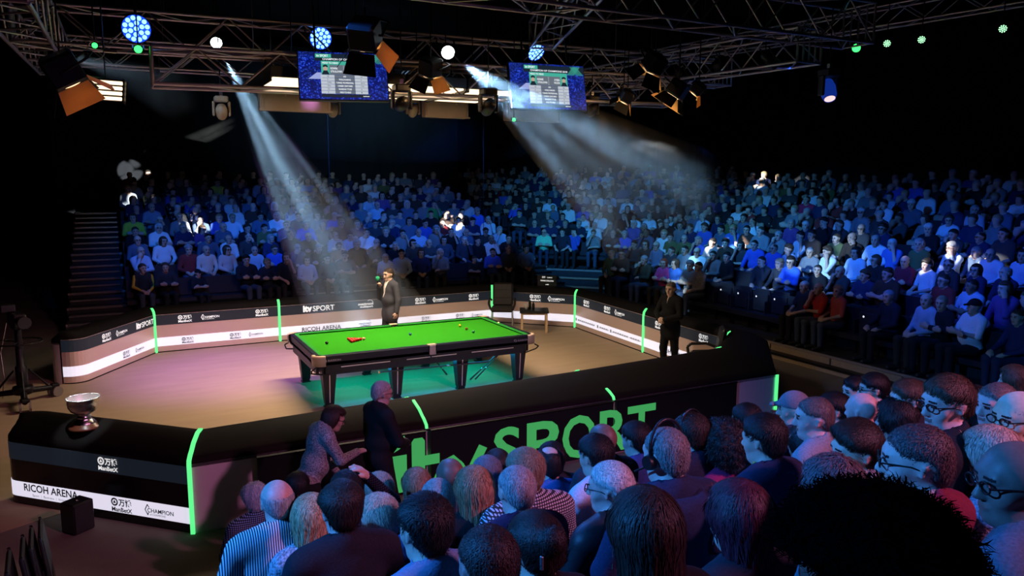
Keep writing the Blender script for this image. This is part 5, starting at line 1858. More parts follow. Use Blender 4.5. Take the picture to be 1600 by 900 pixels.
    return mesh_np('hair', np.concatenate([V, B]), np.concatenate([Q, q1, q2]), None, True, ('hair',))
def cap_mesh(vox):
    F = Field((-.14, -.16, -.03), (.14, .24, .20), vox)
    F.ell((0, -.012, .045), (.092, .110, .105), 0)
    x, y, z = F.full()
    F.D = np.maximum(F.D, .035 - z + 0 * x + 0 * y)
    F.cap((-.045, .09, .052), (.045, .09, .052), .012, .012, .01)
    F.cap((-.035, .14, .044), (.035, .14, .044), .010, .010, .02)
    F.cap((0, .09, .052), (0, .155, .042), .016, .010, .03)
    V, Q = F.nets()
    return mesh_np('cap', V, Q, None, True, ('cloth',))
def glasses_mesh():
    g_ = MB()
    for s in (-1, 1):
        for i in range(14):
            a, b = 2 * math.pi * i / 14, 2 * math.pi * (i + 1) / 14
            g_.tube((s * .034 + .024 * math.cos(a), .106, .012 + .017 * math.sin(a)), (s * .034 + .024 * math.cos(b), .106, .012 + .017 * math.sin(b)), .003, None, 5, False)
        g_.tube((s * .058, .104, .016), (s * .082, .02, .018), .0028, None, 6)
        g_.tube((s * .082, .02, .018), (s * .089, -.02, .006), .0028, None, 6)
    g_.tube((-.010, .107, .014), (.010, .107, .014), .003, None, 6)
    return g_.mesh('glasses', 'glasses_black')
GLASSES = glasses_mesh()

def place(root, parent_mesh_list):
    pass
def person_obj(label, mats_, parts, J, hair, loc, rz, scale=1.0, skin=(.55, .36, .27), cols=None, group=None, hair_col=(.05, .03, .02), extras=()):
    """body mesh is the person, clothes and hair are its children"""
    o = link('person', parts['body'])
    o.color = (*skin, 1)
    o.location = loc
    o.rotation_euler = (0, 0, rz)
    o.scale = (scale, scale, scale)
    tag(o, label, 'person', group)
    cols = cols or {}
    def child(nm, me, col, m=None):
        c = link(nm, me, o)
        c.color = (*col, 1)
        if m:
            c.material_slots[0].link = 'OBJECT'
            c.material_slots[0].material = MATS[m]
        return c
    for nm in ('top', 'trousers', 'shoes'):
        if nm in parts:
            child(nm, parts[nm], cols.get(nm, (.03, .03, .04)), (mats_ or {}).get(nm))
    hd = J['hd']
    hm = Matrix.Translation(hd['c']) @ Matrix.Rotation(hd['yaw'], 4, 'Z') @ Matrix.Rotation(hd['pitch'], 4, 'X')
    if hair is not None:
        c = child('hair' if hair.name[:3] != 'cap' else 'cap', hair, hair_col)
        c.matrix_local = hm
    for nm, me, col in extras:
        c = child(nm, me, col)
        if nm in ('glasses', 'cap', 'hair', 'headset'):
            c.matrix_local = hm
    return o
# ------------------------------------------------------------------ far spectators
def tint(c, j=.12):
    f = 1 + rng.uniform(-j, j)
    return tuple(min(1, max(0, v * f)) for v in c)
POSES = []
for k, (arm, w_, b_, yw, pt, ln) in enumerate([('lap', 1.0, .0, .0, -.05, .0), ('knee', 1.08, .03, .25, -.08, .10), ('cross', 1.1, .05, -.2, .0, -.02),
                                               ('chin', .98, .0, .1, -.05, .10), ('cheek', .95, .0, -.15, -.03, .08), ('lap', .90, .0, .35, .0, .03), ('cross', .95, .0, .3, -.1, .0)]):
    J = seated(arm, w_, b_, yw, pt, ln)
    fine = [(0, -.11, .11, .012), (2, 1.09, 1.38, .012), (1, -.12 + J['hd']['c'][1], .14 + J['hd']['c'][1], .013)]
    pm = make_person(J, .022, fine, 1.0)
    short = make_person(J, .022, None, .42, ('top',))
    POSES.append((J, pm, dict(pm, top=short['top'])))
HAIRS = {k: hair_mesh(k, .011, i) for i, k in enumerate(('crop', 'short', 'side', 'bald', 'thin', 'bob', 'long', 'curly', 'older'))}
CAPM = cap_mesh(.010)
PALETTE = [('black', (.012, .012, .015), 18), ('charcoal', (.05, .05, .055), 12), ('navy', (.02, .03, .09), 14), ('dark brown', (.06, .035, .025), 6), ('grey', (.22, .22, .23), 9),
           ('slate blue', (.10, .14, .22), 9), ('pale blue', (.45, .55, .70), 6), ('white', (.78, .78, .78), 6), ('royal blue', (.06, .12, .55), 4), ('dark red', (.25, .03, .03), 3), ('olive', (.12, .13, .05), 3), ('purple', (.14, .06, .22), 2)]
PW = np.array([p_[2] for p_ in PALETTE], float); PW /= PW.sum()
SKINS = [(.60, .38, .28), (.66, .44, .34), (.52, .33, .24), (.58, .37, .27), (.30, .17, .11)]
HC = [('dark', (.02, .014, .010)), ('brown', (.07, .04, .022)), ('grey', (.32, .31, .30)), ('fair', (.38, .26, .13)), ('white', (.55, .54, .52))]
HAIR_W = (('crop', .20), ('short', .26), ('side', .12), ('bald', .12), ('thin', .08), ('bob', .06), ('long', .08), ('curly', .03), ('older', .05))
# people who stand out: pixel of the head, garment colour, garment words, hair
NOTED = [
    (200, 293, (.50, .55, .62), 'pale grey shirt', None), (208, 345, (.42, .62, .06), 'lime green top', None), (336, 285, (.75, .80, .12), 'bright yellow tee', None),
    (248, 367, (.85, .85, .85), 'white jumper', 'bob'), (363, 342, (.70, .76, .85), 'white shirt', None), (322, 402, (.78, .60, .50), 'pale pink jumper', 'bald'),
    (354, 405, (.75, .55, .50), 'dusty pink jumper', 'bob'), (222, 412, (.03, .03, .03), 'black jacket with yellow sleeves', None), (285, 262, (.35, .38, .45), 'grey shirt', None),
    (237, 328, (.30, .33, .42), 'slate jumper', 'bald'), (479, 397, (.50, .44, .55), 'lilac grey jumper', None), (447, 402, (.02, .02, .025), 'black polo shirt', None),
    (525, 368, (.75, .78, .85), 'white striped shirt', None), (573, 370, (.82, .82, .84), 'white hoodie', None), (577, 305, (.70, .74, .80), 'white blouse', None),
    (597, 303, (.22, .10, .30), 'purple top', 'long'), (588, 320, (.55, .62, .72), 'pale shirt', None), (678, 316, (.05, .35, .08), 'green tee', None),
    (732, 260, (.72, .80, .90), 'white shirt', None), (746, 330, (.08, .18, .75), 'royal blue polo', None), (767, 380, (.85, .78, .76), 'white shirt with a lanyard', None),
    (763, 285, (.35, .50, .75), 'sky blue shirt', None), (850, 358, (.22, .75, .42), 'mint green hoodie', None), (849, 258, (.62, .75, .92), 'pale blue shirt', None),
    (859, 312, (.75, .82, .92), 'white shirt', None), (807, 325, (.08, .14, .80), 'vivid blue shirt', None), (928, 362, (.45, .43, .42), 'striped tee', None),
    (992, 358, (.03, .08, .30), 'navy polo', None), (938, 342, (.80, .82, .85), 'white blouse', 'long'), (912, 340, (.75, .78, .82), 'white shirt', None),
    (991, 341, (.80, .84, .90), 'white tee', None), (1015, 345, (.66, .72, .80), 'pale shirt', 'bald'), (980, 315, (.80, .86, .92), 'white shirt', None),
    (1040, 368, (.82, .82, .82), 'white shirt', None), (1038, 400, (.65, .06, .22), 'pink and black dress', 'redhead'), (1055, 402, (.05, .14, .45), 'blue tee', 'long'),
    (1092, 412, (.25, .23, .24), 'mottled grey top', None), (1117, 402, (.18, .15, .16), 'grey brown jumper', None), (1100, 342, (.60, .70, .85), 'pale blue shirt', 'bald'),
    (1049, 335, (.50, .56, .62), 'pale grey blouse', 'long'), (1121, 322, (.62, .68, .75), 'pale tee', 'bald'), (1147, 277, (.60, .65, .75), 'pale shirt', None),
    (1204, 295, (.55, .62, .70), 'pale top', 'bob'), (1175, 348, (.80, .82, .85), 'white shirt', None), (1147, 367, (.05, .15, .50), 'blue polo', None),
    (1260, 315, (.50, .03, .10), 'crimson jacket', None), (1271, 300, (.60, .70, .85), 'pale blue shirt', None), (1384, 328, (.85, .85, .88), 'white tee with a lanyard', None),
    (1347, 340, (.60, .64, .70), 'checked shirt', None), (1254, 378, (.75, .80, .85), 'white tee', None), (1297, 408, (.70, .76, .80), 'pale tee', None),
    (1338, 397, (.55, .68, .80), 'pale jacket', 'long'), (1372, 375, (.78, .84, .92), 'white shirt', None), (1397, 370, (.12, .22, .60), 'blue shirt', 'crop'),
    (1450, 400, (.85, .85, .85), 'white tee', None), (1484, 355, (.65, .72, .80), 'pale jumper', None), (1492, 383, (.60, .66, .74), 'pale vest', None),
    (1552, 400, (.78, .84, .92), 'white shirt', None), (1594, 390, (.50, .64, .85), 'pale blue shirt', None), (1415, 400, (.20, .02, .04), 'maroon jacket', None),
    (1428, 313, (.30, .30, .45), 'plaid shirt', None), (1525, 317, (.50, .45, .55), 'lilac blouse', 'long'), (1285, 440, (.60, .04, .03), 'red tee', 'bald'),
    (1312, 447, (.55, .08, .05), 'red top with a patterned scarf', 'short'), (1236, 428, (.05, .14, .65), 'royal blue shirt', None), (1258, 440, (.02, .02, .03), 'black polo', None),
    (1518, 478, (.82, .78, .80), 'white tee and black cap', 'cap'), (1472, 475, (.015, .015, .018), 'black shirt', 'crop'), (1450, 462, (.35, .42, .52), 'grey hoodie', 'bald'),
    (1395, 470, (.02, .02, .03), 'black coat', None), (308, 432, (.02, .02, .025), 'black tee and cap', 'cap'), (258, 410, (.03, .03, .035), 'black top', 'short'), (385, 400, (.02, .02, .03), 'black coat over a blue shirt', None),
    (417, 404, (.02, .03, .05), 'dark teal jumper', None), (617, 388, (.015, .015, .02), 'black tee', None), (645, 388, (.06, .04, .035), 'brown jumper', None), (670, 386, (.12, .11, .12), 'dark striped jumper', 'bald'),
    (694, 384, (.05, .06, .09), 'dark patterned top', 'bob'), (725, 384, (.04, .04, .06), 'dark jacket', None), (741, 396, (.02, .02, .02), 'black printed tee', 'short'), (795, 382, (.015, .015, .02), 'black top', 'crop'),
    (880, 358, (.03, .025, .04), 'dark jacket over a plum shirt', None), (905, 356, (.02, .03, .06), 'dark suit', None), (958, 365, (.015, .018, .025), 'black jacket', 'bald'), (1010, 396, (.05, .05, .03), 'dark olive top', None), (1027, 386, (.12, .17, .26), 'slate shirt', 'bald'),
]
seats = []
for s_ in SEATS:
    hd_ = Vector(s_[3]) + Vector((0, 0, HZ))
    u, v, z = to_px(hd_)
    if -25 < u < 1640 and z > 0:
        # leave stair patches and empty seats
        seats.append(dict(block=s_[0], row=s_[1], i=s_[2], p=Vector(s_[3]), f=s_[4], n=s_[5], u=u, v=v, z=z, note=None, d=1.0))
used = set()
for nt_ in NOTED:
    best, bd = None, 34
    for k, s_ in enumerate(seats):
        if k in used:
            continue
        d_ = math.hypot(s_['u'] - nt_[0], (s_['v'] - nt_[1]) * 1.2)
        if d_ < bd:
            best, bd = k, d_
    if best is None:
        continue
    used.add(best)
    s_ = seats[best]
    s_['note'] = nt_
    # slide along the row to the place seen
    tdir = {'back': Vector((1, 0, 0)), 'corner': Vector((.7071, -.7071, 0)), 'side': Vector((0, -1, 0))}[s_['block']]
    u2 = to_px(s_['p'] + tdir * .1 + Vector((0, 0, HZ)))[0]
    mv = (nt_[0] - s_['u']) / ((u2 - s_['u']) / .1)
    s_['p'] = s_['p'] + tdir * max(-.22, min(.22, mv))
EMPTY = [(1135, 421), (1160, 426), (1182, 431), (1207, 437), (1340, 455), (1365, 458), (1150, 470), (1185, 478), (1210, 485), (1140, 440), (1165, 445), (1340, 470), (1355, 480), (990, 400)]
for (u, v) in EMPTY:
    k = min((k for k in range(len(seats)) if k not in used), key=lambda k: math.hypot(seats[k]['u'] - u, seats[k]['v'] - v))
    if math.hypot(seats[k]['u'] - u, seats[k]['v'] - v) < 25:
        seats[k]['skip'] = True
        seats[k]['empty'] = True
for k, s_ in enumerate(seats):
    if not s_['note'] and rng.random() < .06:
        s_['skip'] = True
ne = 0
for s_ in seats:
    if s_.get('empty'):
        idx = (s_['n'] - s_['i']) if s_['block'] == 'back' else s_['i']
        NUMS = ['first', 'second', 'third', 'fourth', 'fifth', 'sixth', 'seventh', 'eighth', 'ninth', 'tenth', 'eleventh', 'twelfth', 'thirteenth', 'fourteenth', 'fifteenth', 'sixteenth', 'seventeenth', 'eighteenth', 'nineteenth', 'twentieth', '21st', '22nd', '23rd', '24th']
        e_ = thing('tip_up_seat', 'empty black tip-up seat, %s stand %s row, %s from %s' % (s_['block'], ORD[s_['row']], NUMS[idx], 'corner' if s_['block'] == 'side' else 'aisle'), 'seat', s_['p'], s_['f'], 'empty tip-up seats')
        MB().box((0, -.175, .70), (.46, .03, .44), None, .012).build('seat_back', 'seat_plastic', e_)
        MB().box((0, -.12, .62), (.44, .05, .40), None, .016).build('seat_pan', 'seat_plastic', e_)
        MB().lathe([(.001, 0), (.022, .0), (.001, .004)], 10, (0, 0, 0), Matrix.Translation((.12, -.094, .74)) @ Matrix.Rotation(-math.pi / 2, 4, 'X')).build('number_disc', 'print_white', e_)
        for sx in (-1, 1):
            MB().box((sx * .245, -.10, .50), (.03, .24, .36), None, .01).build('arm', 'seat_plastic', e_)
            MB().box((sx * .245, -.10, .16), (.03, .05, .32)).build('leg', 'black_metal', e_)
seats = [s_ for s_ in seats if not s_.get('skip')]
# the nearest and noted ones become individuals, the rest one crowd
FAR_MAX = 240
order = sorted(range(len(seats)), key=lambda k: (0 if seats[k]['note'] else 1, seats[k]['row'] + seats[k]['z'] * .12 + (0 if -5 < seats[k]['u'] < 1605 else 99)))
indiv = set(order[:FAR_MAX])
def pick_hair(note):
    if note and note[4]:
        return note[4]
    r_ = rng.random() * sum(b for a, b in HAIR_W)
    for a, b in HAIR_W:
        r_ -= b
        if r_ <= 0:
            return a
    return 'short'
HWORD = dict(crop='cropped', short='short', side='side-parted', bald='balding', thin='thinning', bob='bobbed', long='long', curly='curly', older='thick', cap='capped', redhead='long')
NUM = ['first', 'second', 'third', 'fourth', 'fifth', 'sixth', 'seventh', 'eighth', 'ninth', 'tenth', 'eleventh', 'twelfth', 'thirteenth', 'fourteenth', 'fifteenth', 'sixteenth', 'seventeenth', 'eighteenth', 'nineteenth',
       'twentieth', '21st', '22nd', '23rd', '24th', '25th', '26th', '27th', '28th']
crowd_items = []
YSL = None
for k, s_ in enumerate(seats):
    note = s_['note']
    ci = rng.choice(len(PALETTE), p=PW)
    cname, ccol, _ = PALETTE[ci]
    garment = ['jumper', 'shirt', 'jacket', 'top'][int(rng.integers(4))]
    words = cname + ' ' + garment
    col = tint(ccol)
    if note:
        col, words = note[2], note[3]
    hk = pick_hair(note)
    hn, hc = HC[rng.choice(5, p=(.34, .26, .2, .12, .08))]
    skin = SKINS[rng.choice(5, p=(.3, .25, .2, .2, .05))]
    if hk == 'redhead':
        hk2, hn, hc = 'long', 'red', (.55, .06, .02)
    else:
        hk2 = hk
    pi_ = int(rng.integers(len(POSES)))
    if note and note[3] in ('mint green hoodie',):
        pi_ = 2
    J, lng, sht = POSES[pi_]
    short_sl = rng.random() < .3 or (note and ('tee' in note[3] or 'polo' in note[3]))
    pm = sht if short_sl else lng
    sc = rng.uniform(.95, 1.05)
    if note and note[0] in (308, 741):
        sc = .80
    s_['sc'] = sc
    yaw = s_['f'] + rng.uniform(-.18, .18)
    tgt = Vector((0, 0, 0)) - s_['p']
    want = math.atan2(tgt.y, tgt.x) - math.pi / 2
    dlt = (want - s_['f'] + math.pi) % (2 * math.pi) - math.pi
    yaw += .55 * dlt
    tr = [(.02, .02, .025), (.03, .04, .08), (.06, .08, .13), (.04, .035, .03)][int(rng.integers(4))]
    if k in indiv:
        m_ = {}
        if 'stripe' in words:
            m_['top'] = 'cloth_stripe'
        if 'check' in words or 'plaid' in words:
            m_['top'] = 'cloth_check'
        if 'mottled' in words or 'patterned top' in words:
            m_['top'] = 'cloth_knit'
        # seat counted from the end of the row by the middle aisle / corner
        idx = (s_['n'] - s_['i']) if s_['block'] == 'back' else s_['i']
        if s_['block'] == 'side':
            where = 'side stand %s row, %s from corner' % (ORD[s_['row']], NUM[idx])
        else:
            where = '%s stand %s row, %s from aisle' % (s_['block'], ORD[s_['row']], NUM[idx])
        lbl = '%s %s, %s' % ('%s-haired person in' % hn if hk2 not in ('cap', 'bald') else 'person in', words, where)
        ex = []
        hm_ = CAPM if hk2 == 'cap' else HAIRS[hk2]
        if hk2 == 'cap':
            hc = (.01, .01, .012)
        if rng.random() < .18:
            ex.append(('glasses', GLASSES, (0, 0, 0)))
        o = person_obj(lbl, m_, pm, J, hm_, s_['p'], yaw, sc, skin, dict(top=col, trousers=tr, shoes=(.02, .02, .02)), 'spectators in the far stands', hc, ex)
        if note and 'yellow sleeves' in note[3]:
            YSL = (o, J)
    else:
        crowd_items.append((s_, pi_, hk2, col, tr, skin, hc, sc, yaw))
if YSL:
    o, J = YSL
    F = Field((-.42, -.36, .4), (.42, .5, 1.2), .022)
    for s in ('l', 'r'):
        sh, el, wr = (np.array(J[a + s]) for a in ('sh_', 'el_', 'wr_'))
        out_ = np.array(((-1 if s == 'l' else 1) * .03, .02, .012))
        F.cap(tuple(sh + out_), tuple(el + out_), .045, .042, .02); F.cap(tuple(el + out_), tuple(wr + out_ * .4), .042, .032, .02)
    V, Q = F.nets()
    c = link('sleeve_stripe', mesh_np('sleeve_stripe', V, Q, None, True, ('cloth',)), o)
    c.color = (.85, .45, .03, 1)
# lanyards on a few
def lanyard_mesh():
    mb = MB()
    for s in (-1, 1):
        mb.path([(s * .055, .02, 1.075), (s * .05, .10, 1.02), (s * .02, .135, .88), (0, .140, .80)], .006, 5)
    mb.box((0, .146, .77), (.06, .008, .08), None, .002)
    return mb.mesh('lanyard', 'black_plastic')
LANY = lanyard_mesh()
for o in [o for o in COL.objects if o.name.startswith('person') and 'lanyard' in o.get('label', '')]:
    link('lanyard', LANY, o)

# the rest of the crowd: one joined mesh, coloured per person
LOW = []
for k, (arm, w_, b_, yw, pt, ln) in enumerate([('lap', 1.0, .0, .0, -.05, .0), ('cross', 1.1, .05, -.2, .0, -.02), ('chin', .98, .0, .1, -.05, .08)]):
    J = seated(arm, w_, b_, yw, pt, ln)
    pm = make_person(J, .052, [(2, 1.06, 1.36, .027)], 1.0, ('body', 'top', 'trousers'))
    def vq(me):
        V = np.zeros(len(me.vertices) * 3, np.float32); me.vertices.foreach_get('co', V)
        Q = np.zeros(len(me.polygons) * 4, np.int32); me.loops.foreach_get('vertex_index', Q)
        return V.reshape(-1, 3), Q.reshape(-1, 4)
    LOW.append((J, {n: vq(m) for n, m in pm.items()}))
LOWH = {k: vq(hair_mesh(k, .030, 3)) for k in ('short', 'bald', 'bob', 'long')}
VV, QQ, CC = [], [], []
off = 0
for (s_, pi_, hk, col, tr, skin, hc, sc, yaw) in crowd_items:
    J, low = LOW[pi_ % 3]
    hk = hk if hk in LOWH else ('short' if hk not in ('older', 'curly') else 'bob')
    hv, hq = LOWH[hk]
    hd = J['hd']
    c, s = math.cos(hd['yaw']), math.sin(hd['yaw'])
    hv = np.stack([hv[:, 0] * c - hv[:, 1] * s, hv[:, 0] * s + hv[:, 1] * c, hv[:, 2]], 1) + np.array(hd['c'], np.float32)
    cy, sy = math.cos(yaw), math.sin(yaw)
    for (V, Q), cl in ((low['body'], skin), (low['top'], col), (low['trousers'], tr), ((hv, hq), hc)):
        W_ = V * sc
        W_ = np.stack([W_[:, 0] * cy - W_[:, 1] * sy + s_['p'].x, W_[:, 0] * sy + W_[:, 1] * cy + s_['p'].y, W_[:, 2] + s_['p'].z], 1)
        VV.append(W_); QQ.append(Q + off); off += len(W_)
        CC.append(np.tile(np.array((*cl, 1), np.float32), (len(W_), 1)))
VV = np.concatenate(VV); QQ = np.concatenate(QQ); CC = np.concatenate(CC)
cme = mesh_np('crowd', VV, QQ, None, True, ('crowd_tint',))
at_ = cme.color_attributes.new('tint', 'FLOAT_COLOR', 'POINT')
at_.data.foreach_set('color', CC.ravel())
cr = link('crowd', cme)
tag(cr, 'dim rows of distant spectators high in the far stands', 'crowd', None, 'stuff')
print('far individuals', len(indiv), 'crowd', len(crowd_items), 'crowd quads', len(QQ))
# ------------------------------------------------------------------ near spectators, seen from behind
def fine_for(J, hv=.0085):
    c = J['hd']['c']
    return [(0, -.105, .105, hv), (2, c[2] - .13, c[2] + .15, hv), (1, c[1] - .125, c[1] + .135, hv)]
NV = {}
for nm, (arm, w_, b_, yw, pt, ln) in dict(man=('lap', 1.08, .02, 0, -.12, .06), broad=('lap', 1.22, .05, .1, -.1, .05), woman=('lap', .92, 0, 0, -.1, .05), turn=('lap', 1.08, .02, .55, -.06, .05),
                                          profile=('lap', 1.10, .02, .80, -.05, .04), womanturn=('lap', .92, 0, .45, -.08, .05), handup=('cheek', 1.05, 0, -.1, -.15, .10), down=('lap', 1.0, .02, .2, -.35, .10)).items():
    J = seated(arm, w_, b_, yw, pt, ln)
    if nm == 'handup':
        J.update(el_r=(.34, .16, 1.04), wr_r=(.15, .13, 1.27), el_l=(-.25, .08, .74), wr_l=(-.08, .3, .66), arm='lap')
        J['hd_r'] = ((-.5, -.1, .6), (-1, 0, -.3), .5)
    NV[nm] = (J, make_person(J, .016, fine_for(J), 1.0))
J = NV['man'][0]
NV['tee'] = (J, dict(NV['man'][1], top=make_person(J, .016, None, .40, ('top',))['top']))
NH = {k: hair_mesh(k, .0065, i + 5, {'bald': 1500, 'crop': 3500, 'thin': 3500}.get(k, 5000)) for i, k in enumerate(('crop', 'short', 'side', 'bald', 'thin', 'bob', 'long', 'wavy', 'curly', 'pony', 'bun', 'spiky', 'older'))}
NH['afro'] = hair_mesh('afro', .008, 40, 7000)
def hood_mesh(J):
    F = Field((-.25, -.28, .85), (.25, .2, 1.25), .014)
    L = J['lean']
    F.cap((-.09, -.095 + L * .5, 1.02), (.09, -.095 + L * .5, 1.02), .050, .050, .04)
    F.cap((-.10, -.07 + L * .5, 1.04), (-.075, .03 + L * .5, 1.07), .042, .034, .03)
    F.cap((.10, -.07 + L * .5, 1.04), (.075, .03 + L * .5, 1.07), .042, .034, .03)
    F.ell((0, -.125 + L * .45, .955), (.085, .04, .07), .04)
    V, Q = F.nets()
    return mesh_np('hood', V, Q, None, True, ('cloth',))
def collar_mesh(J):
    mb = MB(); L = J['lean']
    prof = [(.066, 1.065), (.070, 1.11), (.076, 1.108), (.084, 1.06), (.077, 1.05)]
    mb.lathe(prof, 22, (0, -.008 + L * .53, 0))
    return mb.mesh('collar', 'black_cloth')
def strap_mesh(J):
    mb = MB(); L = J['lean']
    pts = []
    for a in np.linspace(-1.2, 1.2, 9):
        pts.append((.085 * math.sin(a), -.008 + L * .53 - .085 * math.cos(a), 1.062 - .02 * math.cos(a)))
    mb.path(pts, .007, 5)
    return mb.mesh('lanyard', 'lanyard_green')
emis('lanyard_green', (.03, .35, .08), .12, (.05, .5, .12))
def headset_mesh():
    mb = MB()
    pts = [(.098 * math.sin(a), -.01, .045 + .125 * math.cos(a)) for a in np.linspace(-1.75, 1.75, 15)]
    mb.path(pts, .007, 6)
    for s in (-1, 1):
        mb.tube((s * .088, -.005, .0), (s * .115, -.005, .0), .036, .03, 14)
    mb.path([(-.105, .01, -.02), (-.10, .09, -.06)], .005, 5)
    return mb.mesh('headset', 'black_plastic')
HEADSET = headset_mesh()
HOODS = {k: hood_mesh(NV[k][0]) for k in ('man', 'broad')}
COLLARS = {k: collar_mesh(NV[k][0]) for k in NV}
STRAPS = {k: strap_mesh(NV[k][0]) for k in NV}
WID = dict(crop=.166, short=.186, side=.194, bald=.164, thin=.178, bob=.222, long=.222, wavy=.235, curly=.235, pony=.186, bun=.186, spiky=.19, older=.212, afro=.30, none=.16)
BLK, NVY, DBR, BRN, GRY, BLD, WHT, AUB = (.012, .010, .009), (.02, .03, .08), (.03, .018, .012), (.09, .05, .03), (.34, .32, .31), (.55, .40, .22), (.62, .60, .58), (.16, .05, .03)
LT, PK, DK = (.66, .44, .34), (.70, .42, .36), (.20, .11, .08)
